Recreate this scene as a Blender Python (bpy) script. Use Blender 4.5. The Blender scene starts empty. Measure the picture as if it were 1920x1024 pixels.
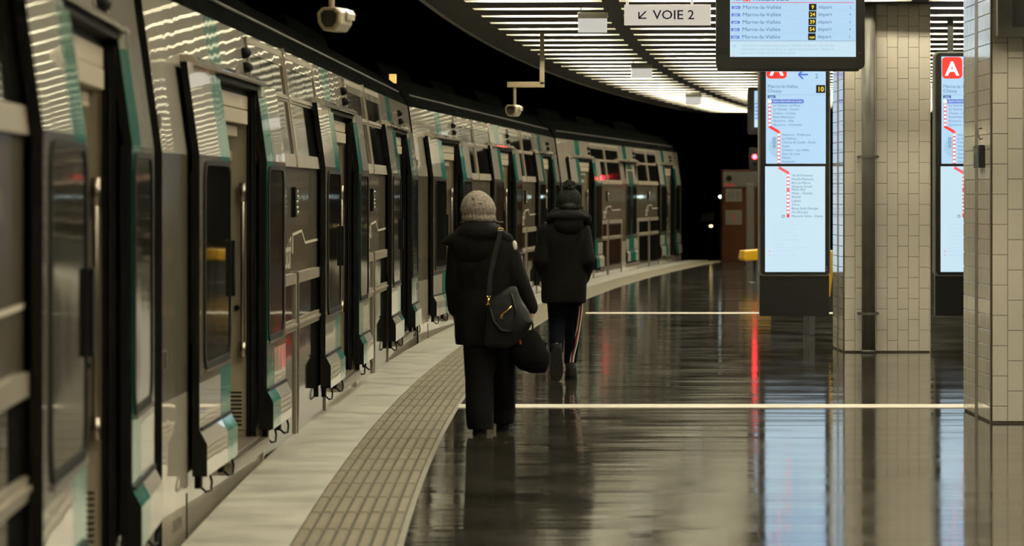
import bpy, bmesh, math, random
from mathutils import Vector, Matrix
random.seed(7)
scene = bpy.context.scene
COL = scene.collection

# ------------------------------------------------------------------ camera, world, exposure
FPX = 7000.0            # focal length in pixels of the 1920 px wide frame
EYE = 1.6               # eye height above the platform
HORIZON = 362.0
cam_data = bpy.data.cameras.new('camera')
cam_data.sensor_width = 36.0
cam_data.lens = FPX / 1920.0 * 36.0
cam_data.shift_y = -(512.0 - HORIZON) / 1920.0
cam_data.clip_start = 0.5
cam_data.clip_end = 400.0
cam_data.dof.use_dof = True
cam_data.dof.focus_distance = 32.0
cam_data.dof.aperture_fstop = 4.6
cam = bpy.data.objects.new('camera', cam_data)
cam.location = (0, 0, EYE)
cam.rotation_euler = (math.radians(90), 0, 0)
COL.objects.link(cam)
scene.camera = cam

world = bpy.data.worlds.new('world')
scene.world = world
world.use_nodes = True
world.node_tree.nodes['Background'].inputs[0].default_value = (0.5, 0.6, 0.5, 1)
world.node_tree.nodes['Background'].inputs[1].default_value = 0.002
scene.view_settings.view_transform = 'Standard'
scene.view_settings.look = 'None'
scene.view_settings.gamma = 1.0
scene.view_settings.use_curve_mapping = False
scene.view_settings.exposure = 0.0
TUBE_POWER = 215.0
try:
    scene.cycles.max_bounces = 5
    scene.cycles.diffuse_bounces = 3
    scene.cycles.glossy_bounces = 4
    scene.cycles.transmission_bounces = 1
    scene.cycles.use_adaptive_sampling = True
    scene.cycles.adaptive_threshold = 0.02
    scene.cycles.sample_clamp_indirect = 6.0
except Exception:
    pass

def at(px, py, d):
    """point of the place seen at a photograph pixel, d metres down the platform"""
    return Vector(((px - 960) * d / FPX, d, EYE - (py - HORIZON) * d / FPX))

# platform edge: an arc bending to the right
R0, X0, Y0 = 440.0, -1.50, 18.5
def arc(s, o, z=0.0):
    """s metres along the edge measured from Y0, o metres in from the edge (to the right)"""
    t = s / R0
    return Vector((X0 + R0 - (R0 - o) * math.cos(t), Y0 + (R0 - o) * math.sin(t), z))
def s_of(d):
    return R0 * math.asin((d - Y0) / R0)

# ------------------------------------------------------------------ helpers
def tag(o, label=None, cat=None, group=None, kind=None):
    if label: o['label'] = label
    if cat: o['category'] = cat
    if group: o['group'] = group
    if kind: o['kind'] = kind
    return o

def empty(name, loc=(0, 0, 0), rz=0.0, parent=None):
    o = bpy.data.objects.new(name, None)
    o.empty_display_size = 0.1
    COL.objects.link(o)
    o.location = loc
    o.rotation_euler = (0, 0, rz)
    if parent: o.parent = parent
    return o

def inst(name, me, parent=None, loc=(0, 0, 0), rot=(0, 0, 0)):
    o = bpy.data.objects.new(name, me)
    COL.objects.link(o)
    o.location = loc
    o.rotation_euler = rot
    if parent: o.parent = parent
    return o

def copy_tree(o, parent=None):
    c = o.copy()
    COL.objects.link(c)
    c.parent = parent
    for ch in KIDS.get(o.name, []):
        copy_tree(ch, c)
    return c
KIDS = {}
def index_kids():
    KIDS.clear()
    for o in COL.objects:
        if o.parent: KIDS.setdefault(o.parent.name, []).append(o)

class MB:
    def __init__(self):
        self.v = []; self.f = []; self.m = []
    def add(self, vs, fs, mat=0):
        b = len(self.v)
        self.v += [tuple(p) for p in vs]
        self.f += [tuple(i + b for i in q) for q in fs]
        self.m += [mat] * len(fs)
        return self
    def quad(self, a, b, c, d, mat=0):
        return self.add([a, b, c, d], [(0, 1, 2, 3)], mat)
    def box(self, x0, x1, y0, y1, z0, z1, mat=0):
        vs = [(x, y, z) for z in (z0, z1) for y in (y0, y1) for x in (x0, x1)]
        fs = [(0, 2, 3, 1), (4, 5, 7, 6), (0, 1, 5, 4), (1, 3, 7, 5), (3, 2, 6, 7), (2, 0, 4, 6)]
        return self.add(vs, fs, mat)
    def prism(self, poly, axis, a, b, mat=0):
        """poly of 2d points; axis 'x','y','z' is the extrusion axis"""
        def p3(p, w):
            if axis == 'x': return (w, p[0], p[1])
            if axis == 'y': return (p[0], w, p[1])
            return (p[0], p[1], w)
        n = len(poly)
        vs = [p3(p, a) for p in poly] + [p3(p, b) for p in poly]
        fs = [tuple(range(n))[::-1], tuple(range(n, 2 * n))]
        fs += [(i, (i + 1) % n, n + (i + 1) % n, n + i) for i in range(n)]
        return self.add(vs, fs, mat)
    def ring(self, outer, inner, axis, a, b, mat=0):
        def p3(p, w):
            if axis == 'x': return (w, p[0], p[1])
            if axis == 'y': return (p[0], w, p[1])
            return (p[0], p[1], w)
        n = len(outer)
        vs = [p3(p, a) for p in outer] + [p3(p, a) for p in inner] + [p3(p, b) for p in outer] + [p3(p, b) for p in inner]
        fs = []
        for i in range(n):
            j = (i + 1) % n
            fs += [(i, j, n + j, n + i), (2*n + i, 3*n + i, 3*n + j, 2*n + j),
                   (i, 2*n + i, 2*n + j, j), (n + i, n + j, 3*n + j, 3*n + i)]
        return self.add(vs, fs, mat)
    def tube(self, path, r, seg=8, mat=0, caps=True):
        path = [Vector(p) for p in path]
        rs = r if isinstance(r, (list, tuple)) else [r] * len(path)
        vs = []; up0 = None
        for i, p in enumerate(path):
            a = path[max(i - 1, 0)]; b = path[min(i + 1, len(path) - 1)]
            t = (b - a).normalized()
            if up0 is None:
                up0 = Vector((0, 0, 1)) if abs(t.z) < 0.9 else Vector((0, 1, 0))
            e1 = (up0 - t * up0.dot(t)).normalized(); up0 = e1
            e2 = t.cross(e1)
            for k in range(seg):
                w = 2 * math.pi * k / seg
                vs.append(p + (e1 * math.cos(w) + e2 * math.sin(w)) * rs[i])
        fs = []
        for i in range(len(path) - 1):
            for k in range(seg):
                l = (k + 1) % seg
                fs.append((i*seg + k, i*seg + l, (i+1)*seg + l, (i+1)*seg + k))
        if caps:
            fs.append(tuple(range(seg))[::-1])
            fs.append(tuple((len(path)-1)*seg + k for k in range(seg)))
        return self.add(vs, fs, mat)
    def loft(self, rings, seg=20, mat=0, power=2.0):
        """rings: (cx, cy, cz, rx, ry) stacked; superellipse sections in xy"""
        vs = []
        for (cx, cy, cz, rx, ry) in rings:
            for k in range(seg):
                w = 2 * math.pi * k / seg
                c, s = math.cos(w), math.sin(w)
                e = 2.0 / power
                vs.append((cx + rx * math.copysign(abs(c) ** e, c), cy + ry * math.copysign(abs(s) ** e, s), cz))
        fs = []
        for i in range(len(rings) - 1):
            for k in range(seg):
                l = (k + 1) % seg
                fs.append((i*seg + k, i*seg + l, (i+1)*seg + l, (i+1)*seg + k))
        fs.append(tuple(range(seg))[::-1])
        fs.append(tuple((len(rings)-1)*seg + k for k in range(seg)))
        return self.add(vs, fs, mat)
    def ball(self, c, rx, ry, rz, seg=16, rows=10, mat=0):
        rings = []
        for i in range(rows + 1):
            t = -math.pi/2 + math.pi * i / rows
            k = max(math.cos(t), 0.02)
            rings.append((c[0], c[1], c[2] + rz * math.sin(t), rx * k, ry * k))
        return self.loft(rings, seg, mat)
    def mesh(self, name, mats, smooth=False, bevel=0.0, recalc=True):
        me = bpy.data.meshes.new(name)
        me.from_pydata(self.v, [], self.f)
        if not isinstance(mats, (list, tuple)): mats = [mats]
        for m in mats: me.materials.append(m)
        me.polygons.foreach_set('material_index', self.m)
        bm = bmesh.new(); bm.from_mesh(me)
        if recalc:
            bmesh.ops.recalc_face_normals(bm, faces=bm.faces)
        if bevel > 0:
            es = [e for e in bm.edges if len(e.link_faces) == 2 and e.calc_face_angle(0) > 0.5]
            bmesh.ops.bevel(bm, geom=es, offset=bevel, segments=2, profile=0.6, affect='EDGES', clamp_overlap=True)
        bm.to_mesh(me); bm.free()
        if smooth:
            me.polygons.foreach_set('use_smooth', [True] * len(me.polygons))
        me.update()
        return me
    def build(self, name, mats, parent=None, smooth=False, bevel=0.0, loc=(0, 0, 0), recalc=True):
        return inst(name, self.mesh(name, mats, smooth, bevel, recalc), parent, loc)

def rrect(x0, x1, z0, z1, r, n=4):
    pts = []
    for (cx, cz, a0) in ((x1 - r, z1 - r, 0), (x0 + r, z1 - r, 90), (x0 + r, z0 + r, 180), (x1 - r, z0 + r, 270)):
        for k in range(n + 1):
            a = math.radians(a0 + 90.0 * k / n)
            pts.append((cx + r * math.cos(a), cz + r * math.sin(a)))
    return pts

def remeshed(mb, name, mats, parent, voxel=0.012, smooth_it=6):
    """union of overlapping lofts grown into one continuous surface"""
    me0 = mb.mesh(name, mats)
    tmp = bpy.data.objects.new('tmp', me0)
    COL.objects.link(tmp)
    m = tmp.modifiers.new('r', 'REMESH'); m.mode = 'VOXEL'; m.voxel_size = voxel
    if smooth_it:
        s = tmp.modifiers.new('s', 'SMOOTH'); s.factor = 0.5; s.iterations = smooth_it
    dg = bpy.context.evaluated_depsgraph_get()
    me = bpy.data.meshes.new_from_object(tmp.evaluated_get(dg))
    bpy.data.objects.remove(tmp)
    me.name = name
    me.polygons.foreach_set('use_smooth', [True] * len(me.polygons))
    return inst(name, me, parent)

TEXTS = []
def text(body, size, mat, parent, loc, rot=(math.pi/2, 0, 0), align='LEFT', bold=0.0, sx=1.0, name='lettering'):
    cu = bpy.data.curves.new(name, 'FONT')
    cu.body = body; cu.size = size; cu.align_x = align; cu.offset = bold
    cu.resolution_u = 2
    cu.materials.append(mat)
    o = bpy.data.objects.new(name, cu)
    COL.objects.link(o)
    o.parent = parent; o.location = loc; o.rotation_euler = rot; o.scale = (sx, 1, 1)
    TEXTS.append(o)
    return o
def bake_texts():
    bpy.context.view_layer.update()
    dg = bpy.context.evaluated_depsgraph_get()
    done = []
    for o in TEXTS:
        done.append(bpy.data.meshes.new_from_object(o.evaluated_get(dg)))
    for o, me in zip(TEXTS, done):
        nm = 'lettering'
        n = bpy.data.objects.new(nm, me)
        COL.objects.link(n)
        n.parent = o.parent; n.location = o.location; n.rotation_euler = o.rotation_euler; n.scale = o.scale
        bpy.data.objects.remove(o)
    TEXTS.clear()

# ------------------------------------------------------------------ materials
def mat(name, col, rough=0.5, metal=0.0, spec=0.5, coat=0.0, coat_rough=0.05, var=0.12, nscale=3.0, bump=0.0, bscale=20.0,
        bdist=0.01, emit=None, estr=0.0, stretch=(1, 1, 1), rvar=0.0, detail=3.0):
    m = bpy.data.materials.new(name); m.use_nodes = True
    nt = m.node_tree; N = nt.nodes; L = nt.links
    b = N['Principled BSDF']
    b.inputs['Roughness'].default_value = rough
    b.inputs['Metallic'].default_value = metal
    b.inputs['Specular IOR Level'].default_value = spec
    b.inputs['Coat Weight'].default_value = coat
    b.inputs['Coat Roughness'].default_value = coat_rough
    g = N.new('ShaderNodeNewGeometry')
    mp = N.new('ShaderNodeMapping'); mp.inputs['Scale'].default_value = stretch
    L.new(g.outputs['Position'], mp.inputs['Vector'])
    n = N.new('ShaderNodeTexNoise'); n.inputs['Scale'].default_value = nscale; n.inputs['Detail'].default_value = detail
    L.new(mp.outputs[0], n.inputs['Vector'])
    cr = N.new('ShaderNodeValToRGB')
    lo = [max(c * (1 - var), 0) for c in col]; hi = [min(c * (1 + var), 1) for c in col]
    cr.color_ramp.elements[0].color = (*lo, 1); cr.color_ramp.elements[0].position = 0.3
    cr.color_ramp.elements[1].color = (*hi, 1); cr.color_ramp.elements[1].position = 0.7
    L.new(n.outputs['Fac'], cr.inputs[0])
    L.new(cr.outputs[0], b.inputs['Base Color'])
    if rvar > 0:
        mr = N.new('ShaderNodeMapRange')
        mr.inputs['From Min'].default_value = 0.3; mr.inputs['From Max'].default_value = 0.7
        mr.inputs['To Min'].default_value = max(rough - rvar, 0.02); mr.inputs['To Max'].default_value = rough + rvar
        L.new(n.outputs['Fac'], mr.inputs['Value']); L.new(mr.outputs[0], b.inputs['Roughness'])
    if bump > 0:
        n2 = N.new('ShaderNodeTexNoise'); n2.inputs['Scale'].default_value = bscale; n2.inputs['Detail'].default_value = 1.5
        L.new(mp.outputs[0], n2.inputs['Vector'])
        bp = N.new('ShaderNodeBump'); bp.inputs['Strength'].default_value = bump; bp.inputs['Distance'].default_value = bdist
        L.new(n2.outputs['Fac'], bp.inputs['Height'])
        L.new(bp.outputs[0], b.inputs['Normal'])
        if coat > 0: L.new(bp.outputs[0], b.inputs['Coat Normal'])
    if emit is not None:
        b.inputs['Emission Color'].default_value = (*emit, 1)
        b.inputs['Emission Strength'].default_value = estr
    return m

M = {}
M['paint'] = mat('train_paint_cream', (0.58, 0.52, 0.42), 0.35, coat=1.0, coat_rough=0.015, var=0.06, nscale=1.2, bump=1.0, bscale=2.6, bdist=0.0014)
M['leafpaint'] = mat('door_paint_cream', (0.68, 0.63, 0.54), 0.35, coat=1.0, coat_rough=0.02, var=0.05, nscale=2.0, bump=1.0, bscale=2.2, bdist=0.0006)
M['brown'] = mat('train_band_taupe', (0.15, 0.128, 0.088), 0.25, coat=0.7, coat_rough=0.06, var=0.08, nscale=1.5, bump=1.0, bscale=3.0, bdist=0.001)
M['teal'] = mat('train_stripe_teal', (0.001, 0.27, 0.19), 0.25, coat=0.9, coat_rough=0.05, var=0.06, bump=1.0, bscale=3.0, bdist=0.0012)
M['glass'] = mat('train_window_glass', (0.012, 0.012, 0.010), 0.05, spec=0.7, var=0.1, bump=1.0, bscale=1.7, bdist=0.0010)
M['rubber'] = mat('black_rubber', (0.004, 0.004, 0.0035), 0.7, spec=0.12, var=0.2)
M['steel'] = mat('brushed_steel', (0.42, 0.38, 0.32), 0.3, metal=1.0, var=0.08, nscale=8)
M['alu'] = mat('window_frame_aluminium', (0.40, 0.35, 0.27), 0.38, metal=0.6, var=0.08, nscale=4)
M['interior'] = mat('vestibule_panel_beige', (0.42, 0.36, 0.26), 0.45, var=0.05)
M['vestfloor'] = mat('vestibule_floor_brown', (0.14, 0.11, 0.08), 0.35, var=0.2, nscale=12)
M['roof'] = mat('train_roof_dark', (0.006, 0.0065, 0.006), 0.9, spec=0.0, var=0.3, nscale=2)
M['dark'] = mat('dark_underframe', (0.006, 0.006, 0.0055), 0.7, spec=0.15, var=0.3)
M['chrome'] = mat('chrome_stud', (0.7, 0.68, 0.62), 0.15, metal=1.0, var=0.03)
M['print'] = mat('printed_lettering_pale', (0.55, 0.50, 0.40), 0.4, var=0.02)
M['printdark'] = mat('printed_lettering_dark', (0.03, 0.03, 0.028), 0.5, var=0.02)
M['nosing'] = mat('platform_edge_concrete', (0.365, 0.35, 0.30), 0.45, var=0.17, nscale=2.6, bump=0.3, bscale=30, bdist=0.003, rvar=0.1, detail=6)
M['tactile'] = mat('tactile_slab_beige', (0.128, 0.106, 0.060), 0.7, var=0.16, nscale=3.0, detail=5)
M['groove'] = mat('tactile_slab_groove', (0.06, 0.05, 0.033), 0.8, var=0.2, nscale=6)
M['border'] = mat('slab_border', (0.13, 0.112, 0.075), 0.6, var=0.15, nscale=4)
M['trackbed'] = mat('ballast_dark', (0.02, 0.019, 0.017), 0.9, var=0.4, nscale=14, bump=0.8, bscale=18, bdist=0.05)
M['wall'] = mat('tunnel_wall_dark', (0.010, 0.011, 0.010), 0.85, var=0.3, nscale=0.8)  # near-black wall colour with random variation
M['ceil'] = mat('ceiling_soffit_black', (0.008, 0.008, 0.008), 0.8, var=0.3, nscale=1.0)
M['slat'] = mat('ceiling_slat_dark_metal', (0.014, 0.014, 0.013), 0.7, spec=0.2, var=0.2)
M['trough'] = mat('trough_enamel', (0.84, 0.83, 0.74), 0.6, var=0.05)
M['lip'] = mat('ceiling_edge_trim', (0.09, 0.085, 0.075), 0.5, var=0.15)
M['tile'] = mat('glazed_tile_cream', (0.62, 0.57, 0.48), 0.12, coat=0.4, coat_rough=0.04, var=0.05, nscale=1.3, bump=0.4, bscale=7, bdist=0.001)
M['grout'] = mat('tile_grout_brown', (0.14, 0.115, 0.085), 0.8, var=0.2, nscale=5)
M['bead'] = mat('corner_bead_bronze', (0.10, 0.085, 0.06), 0.35, metal=0.6, var=0.15)
M['strip'] = mat('joint_cover_strip', (0.20, 0.175, 0.13), 0.4, metal=0.5, var=0.15, nscale=4)
M['pipe'] = mat('painted_pipe_grey', (0.085, 0.08, 0.068), 0.45, var=0.25, nscale=4)
M['line'] = mat('pale_expansion_strip', (0.46, 0.41, 0.32), 0.4, var=0.08, nscale=4)
M['black'] = mat('black_plastic', (0.006, 0.006, 0.007), 0.28, var=0.15)
M['rim'] = mat('silver_rim', (0.25, 0.24, 0.22), 0.35, metal=0.7, var=0.08)
M['screen'] = mat('screen_white_blue', (0.05, 0.06, 0.07), 0.3, var=0.0, emit=(0.47, 0.71, 0.95), estr=0.95)
M['screen2'] = mat('screen_pale_panel', (0.05, 0.06, 0.07), 0.3, var=0.0, emit=(0.60, 0.80, 0.93), estr=0.95)
M['scrband'] = mat('screen_blue_band', (0.05, 0.06, 0.07), 0.3, var=0.0, emit=(0.42, 0.66, 0.86), estr=0.9)
M['s_navy'] = mat('screen_ink_navy', (0.02, 0.05, 0.14), 0.4, var=0.0, emit=(0.05, 0.15, 0.38), estr=0.8)
M['s_slate'] = mat('screen_ink_slate', (0.03, 0.06, 0.12), 0.4, var=0.0, emit=(0.07, 0.19, 0.37), estr=0.8)
M['s_blue'] = mat('screen_ink_blue', (0.02, 0.05, 0.25), 0.4, var=0.0, emit=(0.04, 0.12, 0.62), estr=0.9)
M['s_badge'] = mat('screen_badge_blue', (0.05, 0.08, 0.25), 0.4, var=0.0, emit=(0.10, 0.19, 0.65), estr=0.9)
M['s_pale'] = mat('screen_ink_pale', (0.1, 0.15, 0.2), 0.4, var=0.0, emit=(0.34, 0.52, 0.66), estr=0.9)
M['s_faint'] = mat('screen_ink_faint', (0.1, 0.15, 0.2), 0.4, var=0.0, emit=(0.46, 0.64, 0.76), estr=0.95)
M['s_red'] = mat('screen_ink_red', (0.3, 0.02, 0.02), 0.4, var=0.0, emit=(0.80, 0.035, 0.025), estr=0.95)
M['s_pink'] = mat('screen_ink_pink', (0.3, 0.05, 0.06), 0.4, var=0.0, emit=(0.80, 0.12, 0.16), estr=0.9)
M['s_white'] = mat('screen_ink_white', (0.2, 0.2, 0.2), 0.4, var=0.0, emit=(0.85, 0.93, 0.98), estr=1.0)
M['s_black'] = mat('screen_black_box', (0.005, 0.005, 0.006), 0.3, var=0.0)
M['s_yellow'] = mat('screen_ink_yellow', (0.3, 0.2, 0.02), 0.4, var=0.0, emit=(0.95, 0.68, 0.06), estr=0.95)
M['signface'] = mat('sign_panel_cream_glow', (0.62, 0.58, 0.50), 0.4, var=0.03, emit=(0.85, 0.78, 0.68), estr=0.62)  # even glow added to brighten the dimly lit panel and its hangers
M['signink'] = mat('sign_ink_navy', (0.02, 0.035, 0.16), 0.5, var=0.0)
M['cctv'] = mat('cctv_housing_cream', (0.55, 0.49, 0.38), 0.35, var=0.05)
M['cctvglass'] = mat('cctv_window_glass', (0.05, 0.045, 0.035), 0.15, var=0.1)
M['bracket'] = mat('bracket_bronze_paint', (0.30, 0.24, 0.15), 0.45, var=0.08)
M['yellow'] = mat('yellow_seat_shell', (0.80, 0.46, 0.015), 0.3, var=0.05, coat=0.3)
M['legs'] = mat('bench_leg_grey', (0.10, 0.105, 0.11), 0.45, var=0.1)
M['cabinet'] = mat('orange_brown_panel', (0.038, 0.013, 0.004), 0.8, spec=0.1, var=0.15, nscale=2.5)
M['paper'] = mat('notice_paper', (0.09, 0.08, 0.06), 0.8, var=0.06, nscale=10)
M['noticered'] = mat('notice_red_ink', (0.28, 0.03, 0.02), 0.6, var=0.1)
M['postgrey'] = mat('post_grey_beige', (0.06, 0.055, 0.043), 0.7, var=0.1)
M['skin'] = mat('skin', (0.42, 0.24, 0.16), 0.5, var=0.06, nscale=12)
M['coat'] = mat('black_parka_cloth', (0.0035, 0.0035, 0.003), 0.85, spec=0.08, var=0.3, nscale=5, bump=0.6, bscale=9, bdist=0.02)
M['coat2'] = mat('charcoal_coat_cloth', (0.0035, 0.0036, 0.003), 0.85, spec=0.08, var=0.3, nscale=5, bump=0.6, bscale=8, bdist=0.02)
M['trouser'] = mat('black_trouser_cloth', (0.003, 0.003, 0.0028), 0.9, spec=0.06, var=0.3, nscale=6, bump=0.5, bscale=8, bdist=0.015)
M['navy'] = mat('navy_track_cloth', (0.002, 0.0025, 0.005), 0.9, spec=0.05, var=0.3, nscale=6, bump=0.4, bscale=8, bdist=0.012)
M['stripe_w'] = mat('trouser_stripe_white', (0.55, 0.50, 0.45), 0.7, var=0.05)
M['stripe_r'] = mat('trouser_stripe_red', (0.30, 0.025, 0.03), 0.7, var=0.05)
M['hair'] = mat('black_hair', (0.008, 0.007, 0.006), 0.5, var=0.3, nscale=30)
M['shoe'] = mat('dark_shoe', (0.004, 0.004, 0.0045), 0.7, spec=0.15, var=0.2)
M['sole'] = mat('shoe_sole', (0.009, 0.009, 0.0085), 0.8, spec=0.1, var=0.25, nscale=20)
M['leather'] = mat('black_leather', (0.0028, 0.0028, 0.0026), 0.45, spec=0.22, var=0.2, bump=0.5, bscale=9, bdist=0.02)
M['tote'] = mat('black_tote_cloth', (0.003, 0.003, 0.003), 0.85, spec=0.08, var=0.3, bump=0.6, bscale=8, bdist=0.02)
M['gold'] = mat('gold_metal', (0.85, 0.55, 0.18), 0.22, metal=1.0, var=0.05)
M['redtag'] = mat('red_tag', (0.5, 0.02, 0.02), 0.5, var=0.05)
M['patch'] = mat('white_arm_patch', (0.6, 0.56, 0.48), 0.6, var=0.05)
M['emerg'] = mat('emergency_lamp_housing', (0.45, 0.43, 0.38), 0.4, var=0.04)
M['emergdiff'] = mat('emergency_lamp_diffuser', (0.6, 0.6, 0.57), 0.4, var=0.0, emit=(1.0, 0.97, 0.9), estr=0.5)
M['redlamp'] = mat('signal_red_lens', (0.4, 0.01, 0.01), 0.3, var=0.0, emit=(1.0, 0.02, 0.03), estr=35.0)
M['whitelamp'] = mat('tunnel_lamp_white', (0.5, 0.5, 0.5), 0.3, var=0.0, emit=(0.75, 1.0, 0.97), estr=6.0)
M['yellowlamp'] = mat('tunnel_lamp_yellow', (0.5, 0.4, 0.2), 0.3, var=0.0, emit=(1.0, 0.75, 0.3), estr=5.0)
M['amber'] = mat('roof_marker_amber', (0.5, 0.3, 0.1), 0.3, var=0.0, emit=(1.0, 0.5, 0.12), estr=1.2)

def knit_mat(name, c0, c1, scale):
    m = bpy.data.materials.new(name); m.use_nodes = True
    nt = m.node_tree; N = nt.nodes; L = nt.links; b = N['Principled BSDF']
    b.inputs['Roughness'].default_value = 0.95; b.inputs['Specular IOR Level'].default_value = 0.03
    tc = N.new('ShaderNodeTexCoord')
    v = N.new('ShaderNodeTexVoronoi'); v.inputs['Scale'].default_value = scale
    n = N.new('ShaderNodeTexNoise'); n.inputs['Scale'].default_value = scale * 0.5; n.inputs['Detail'].default_value = 4
    L.new(tc.outputs['Object'], v.inputs['Vector']); L.new(tc.outputs['Object'], n.inputs['Vector'])
    mx = N.new('ShaderNodeMath'); mx.operation = 'MULTIPLY_ADD'; mx.inputs[1].default_value = 0.5
    L.new(v.outputs['Distance'], mx.inputs[0]); L.new(n.outputs['Fac'], mx.inputs[2])
    cr = N.new('ShaderNodeValToRGB')
    cr.color_ramp.elements[0].color = (*c0, 1); cr.color_ramp.elements[0].position = 0.4
    cr.color_ramp.elements[1].color = (*c1, 1); cr.color_ramp.elements[1].position = 0.95
    L.new(mx.outputs[0], cr.inputs[0]); L.new(cr.outputs[0], b.inputs['Base Color'])
    bp = N.new('ShaderNodeBump'); bp.inputs['Strength'].default_value = 0.7; bp.inputs['Distance'].default_value = 0.006
    L.new(mx.outputs[0], bp.inputs['Height']); L.new(bp.outputs[0], b.inputs['Normal'])
    return m
M['knit'] = knit_mat('grey_knit_wool', (0.11, 0.095, 0.075), (0.33, 0.285, 0.235), 90)
M['knit2'] = knit_mat('black_flecked_wool', (0.003, 0.003, 0.0025), (0.022, 0.024, 0.020), 110)

def tube_mat():
    m = bpy.data.materials.new('fluorescent_tube'); m.use_nodes = True
    nt = m.node_tree; N = nt.nodes; L = nt.links
    for n in list(N): N.remove(n)
    out = N.new('ShaderNodeOutputMaterial'); em = N.new('ShaderNodeEmission')
    tc = N.new('ShaderNodeTexCoord'); sp = N.new('ShaderNodeSeparateXYZ')
    L.new(tc.outputs['Object'], sp.inputs[0])
    ab = N.new('ShaderNodeMath'); ab.operation = 'ABSOLUTE'; L.new(sp.outputs['X'], ab.inputs[0])
    mr = N.new('ShaderNodeMapRange'); mr.interpolation_type = 'SMOOTHSTEP'
    mr.inputs['From Min'].default_value = 0.57; mr.inputs['From Max'].default_value = 0.36
    mr.inputs['To Min'].default_value = 0.0; mr.inputs['To Max'].default_value = 1.0
    L.new(ab.outputs[0], mr.inputs['Value'])
    cr = N.new('ShaderNodeValToRGB')      # light's fade along the ceiling imitated by amber tube ends, the middle cool-warm white
    cr.color_ramp.elements[0].color = (1.0, 0.55, 0.2, 1); cr.color_ramp.elements[0].position = 0.0
    cr.color_ramp.elements[1].color = (1.0, 0.915, 0.68, 1); cr.color_ramp.elements[1].position = 0.35
    L.new(mr.outputs[0], cr.inputs[0]); L.new(cr.outputs[0], em.inputs['Color'])
    pw = N.new('ShaderNodeMath'); pw.operation = 'POWER'; pw.inputs[1].default_value = 2.2
    L.new(mr.outputs[0], pw.inputs[0])
    mu = N.new('ShaderNodeMath'); mu.operation = 'MULTIPLY'; mu.inputs[1].default_value = TUBE_POWER
    L.new(pw.outputs[0], mu.inputs[0]); L.new(mu.outputs[0], em.inputs['Strength'])
    L.new(em.outputs[0], out.inputs['Surface'])
    return m
M['tube'] = tube_mat()
# small printed marks and dim faces need no light sampling of their own; tubes only emit outwards
for k_, m_ in M.items():
    if k_.startswith('s_') or k_ in ('scrband', 'signface', 'emergdiff', 'amber'):
        m_.cycles.emission_sampling = 'NONE'
for k_ in ('tube', 'screen', 'screen2'):
    M[k_].cycles.emission_sampling = 'FRONT'

def floor_mat():
    m = bpy.data.materials.new('polished_dark_floor'); m.use_nodes = True
    nt = m.node_tree; N = nt.nodes; L = nt.links; b = N['Principled BSDF']
    g = N.new('ShaderNodeNewGeometry')
    def noise(scale, stretch, detail):
        mp = N.new('ShaderNodeMapping'); mp.inputs['Scale'].default_value = stretch
        L.new(g.outputs['Position'], mp.inputs['Vector'])
        n = N.new('ShaderNodeTexNoise'); n.inputs['Scale'].default_value = scale; n.inputs['Detail'].default_value = detail
        L.new(mp.outputs[0], n.inputs['Vector'])
        return n.outputs['Fac']
    base = noise(1.2, (1, 1, 1), 6)
    cr = N.new('ShaderNodeValToRGB')
    cr.color_ramp.elements[0].color = (0.024, 0.021, 0.016, 1); cr.color_ramp.elements[0].position = 0.3
    cr.color_ramp.elements[1].color = (0.050, 0.044, 0.033, 1); cr.color_ramp.elements[1].position = 0.7
    L.new(base, cr.inputs[0])
    # pale scuffs and chips with a shape of their own
    chip = noise(9.0, (1.0, 0.35, 1), 2)
    cs = N.new('ShaderNodeValToRGB')
    cs.color_ramp.elements[0].position = 0.735; cs.color_ramp.elements[0].color = (0, 0, 0, 1)
    cs.color_ramp.elements[1].position = 0.76; cs.color_ramp.elements[1].color = (1, 1, 1, 1)
    L.new(chip, cs.inputs[0])
    mx = N.new('ShaderNodeMix'); mx.data_type = 'RGBA'
    L.new(cs.outputs[0], mx.inputs['Factor']); L.new(cr.outputs[0], mx.inputs[6])
    mx.inputs[7].default_value = (0.16, 0.15, 0.12, 1)
    L.new(mx.outputs[2], b.inputs['Base Color'])
    rn = noise(2.0, (0.6, 0.5, 1), 5)
    mr = N.new('ShaderNodeMapRange')
    mr.inputs['From Min'].default_value = 0.3; mr.inputs['From Max'].default_value = 0.7
    mr.inputs['To Min'].default_value = FLOOR_ROUGH[0]; mr.inputs['To Max'].default_value = FLOOR_ROUGH[1]
    L.new(rn, mr.inputs['Value']); L.new(mr.outputs[0], b.inputs['Roughness'])
    b.inputs['Specular IOR Level'].default_value = 0.7
    rip = noise(1.0, (0.22, 1.5, 1), 3)
    bp = N.new('ShaderNodeBump'); bp.inputs['Strength'].default_value = 1.0; bp.inputs['Distance'].default_value = FLOOR_BUMP
    L.new(rip, bp.inputs['Height']); L.new(bp.outputs[0], b.inputs['Normal'])
    return m
FLOOR_ROUGH = (0.045, 0.115)
FLOOR_BUMP = 0.007
M['floor'] = floor_mat()

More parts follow.
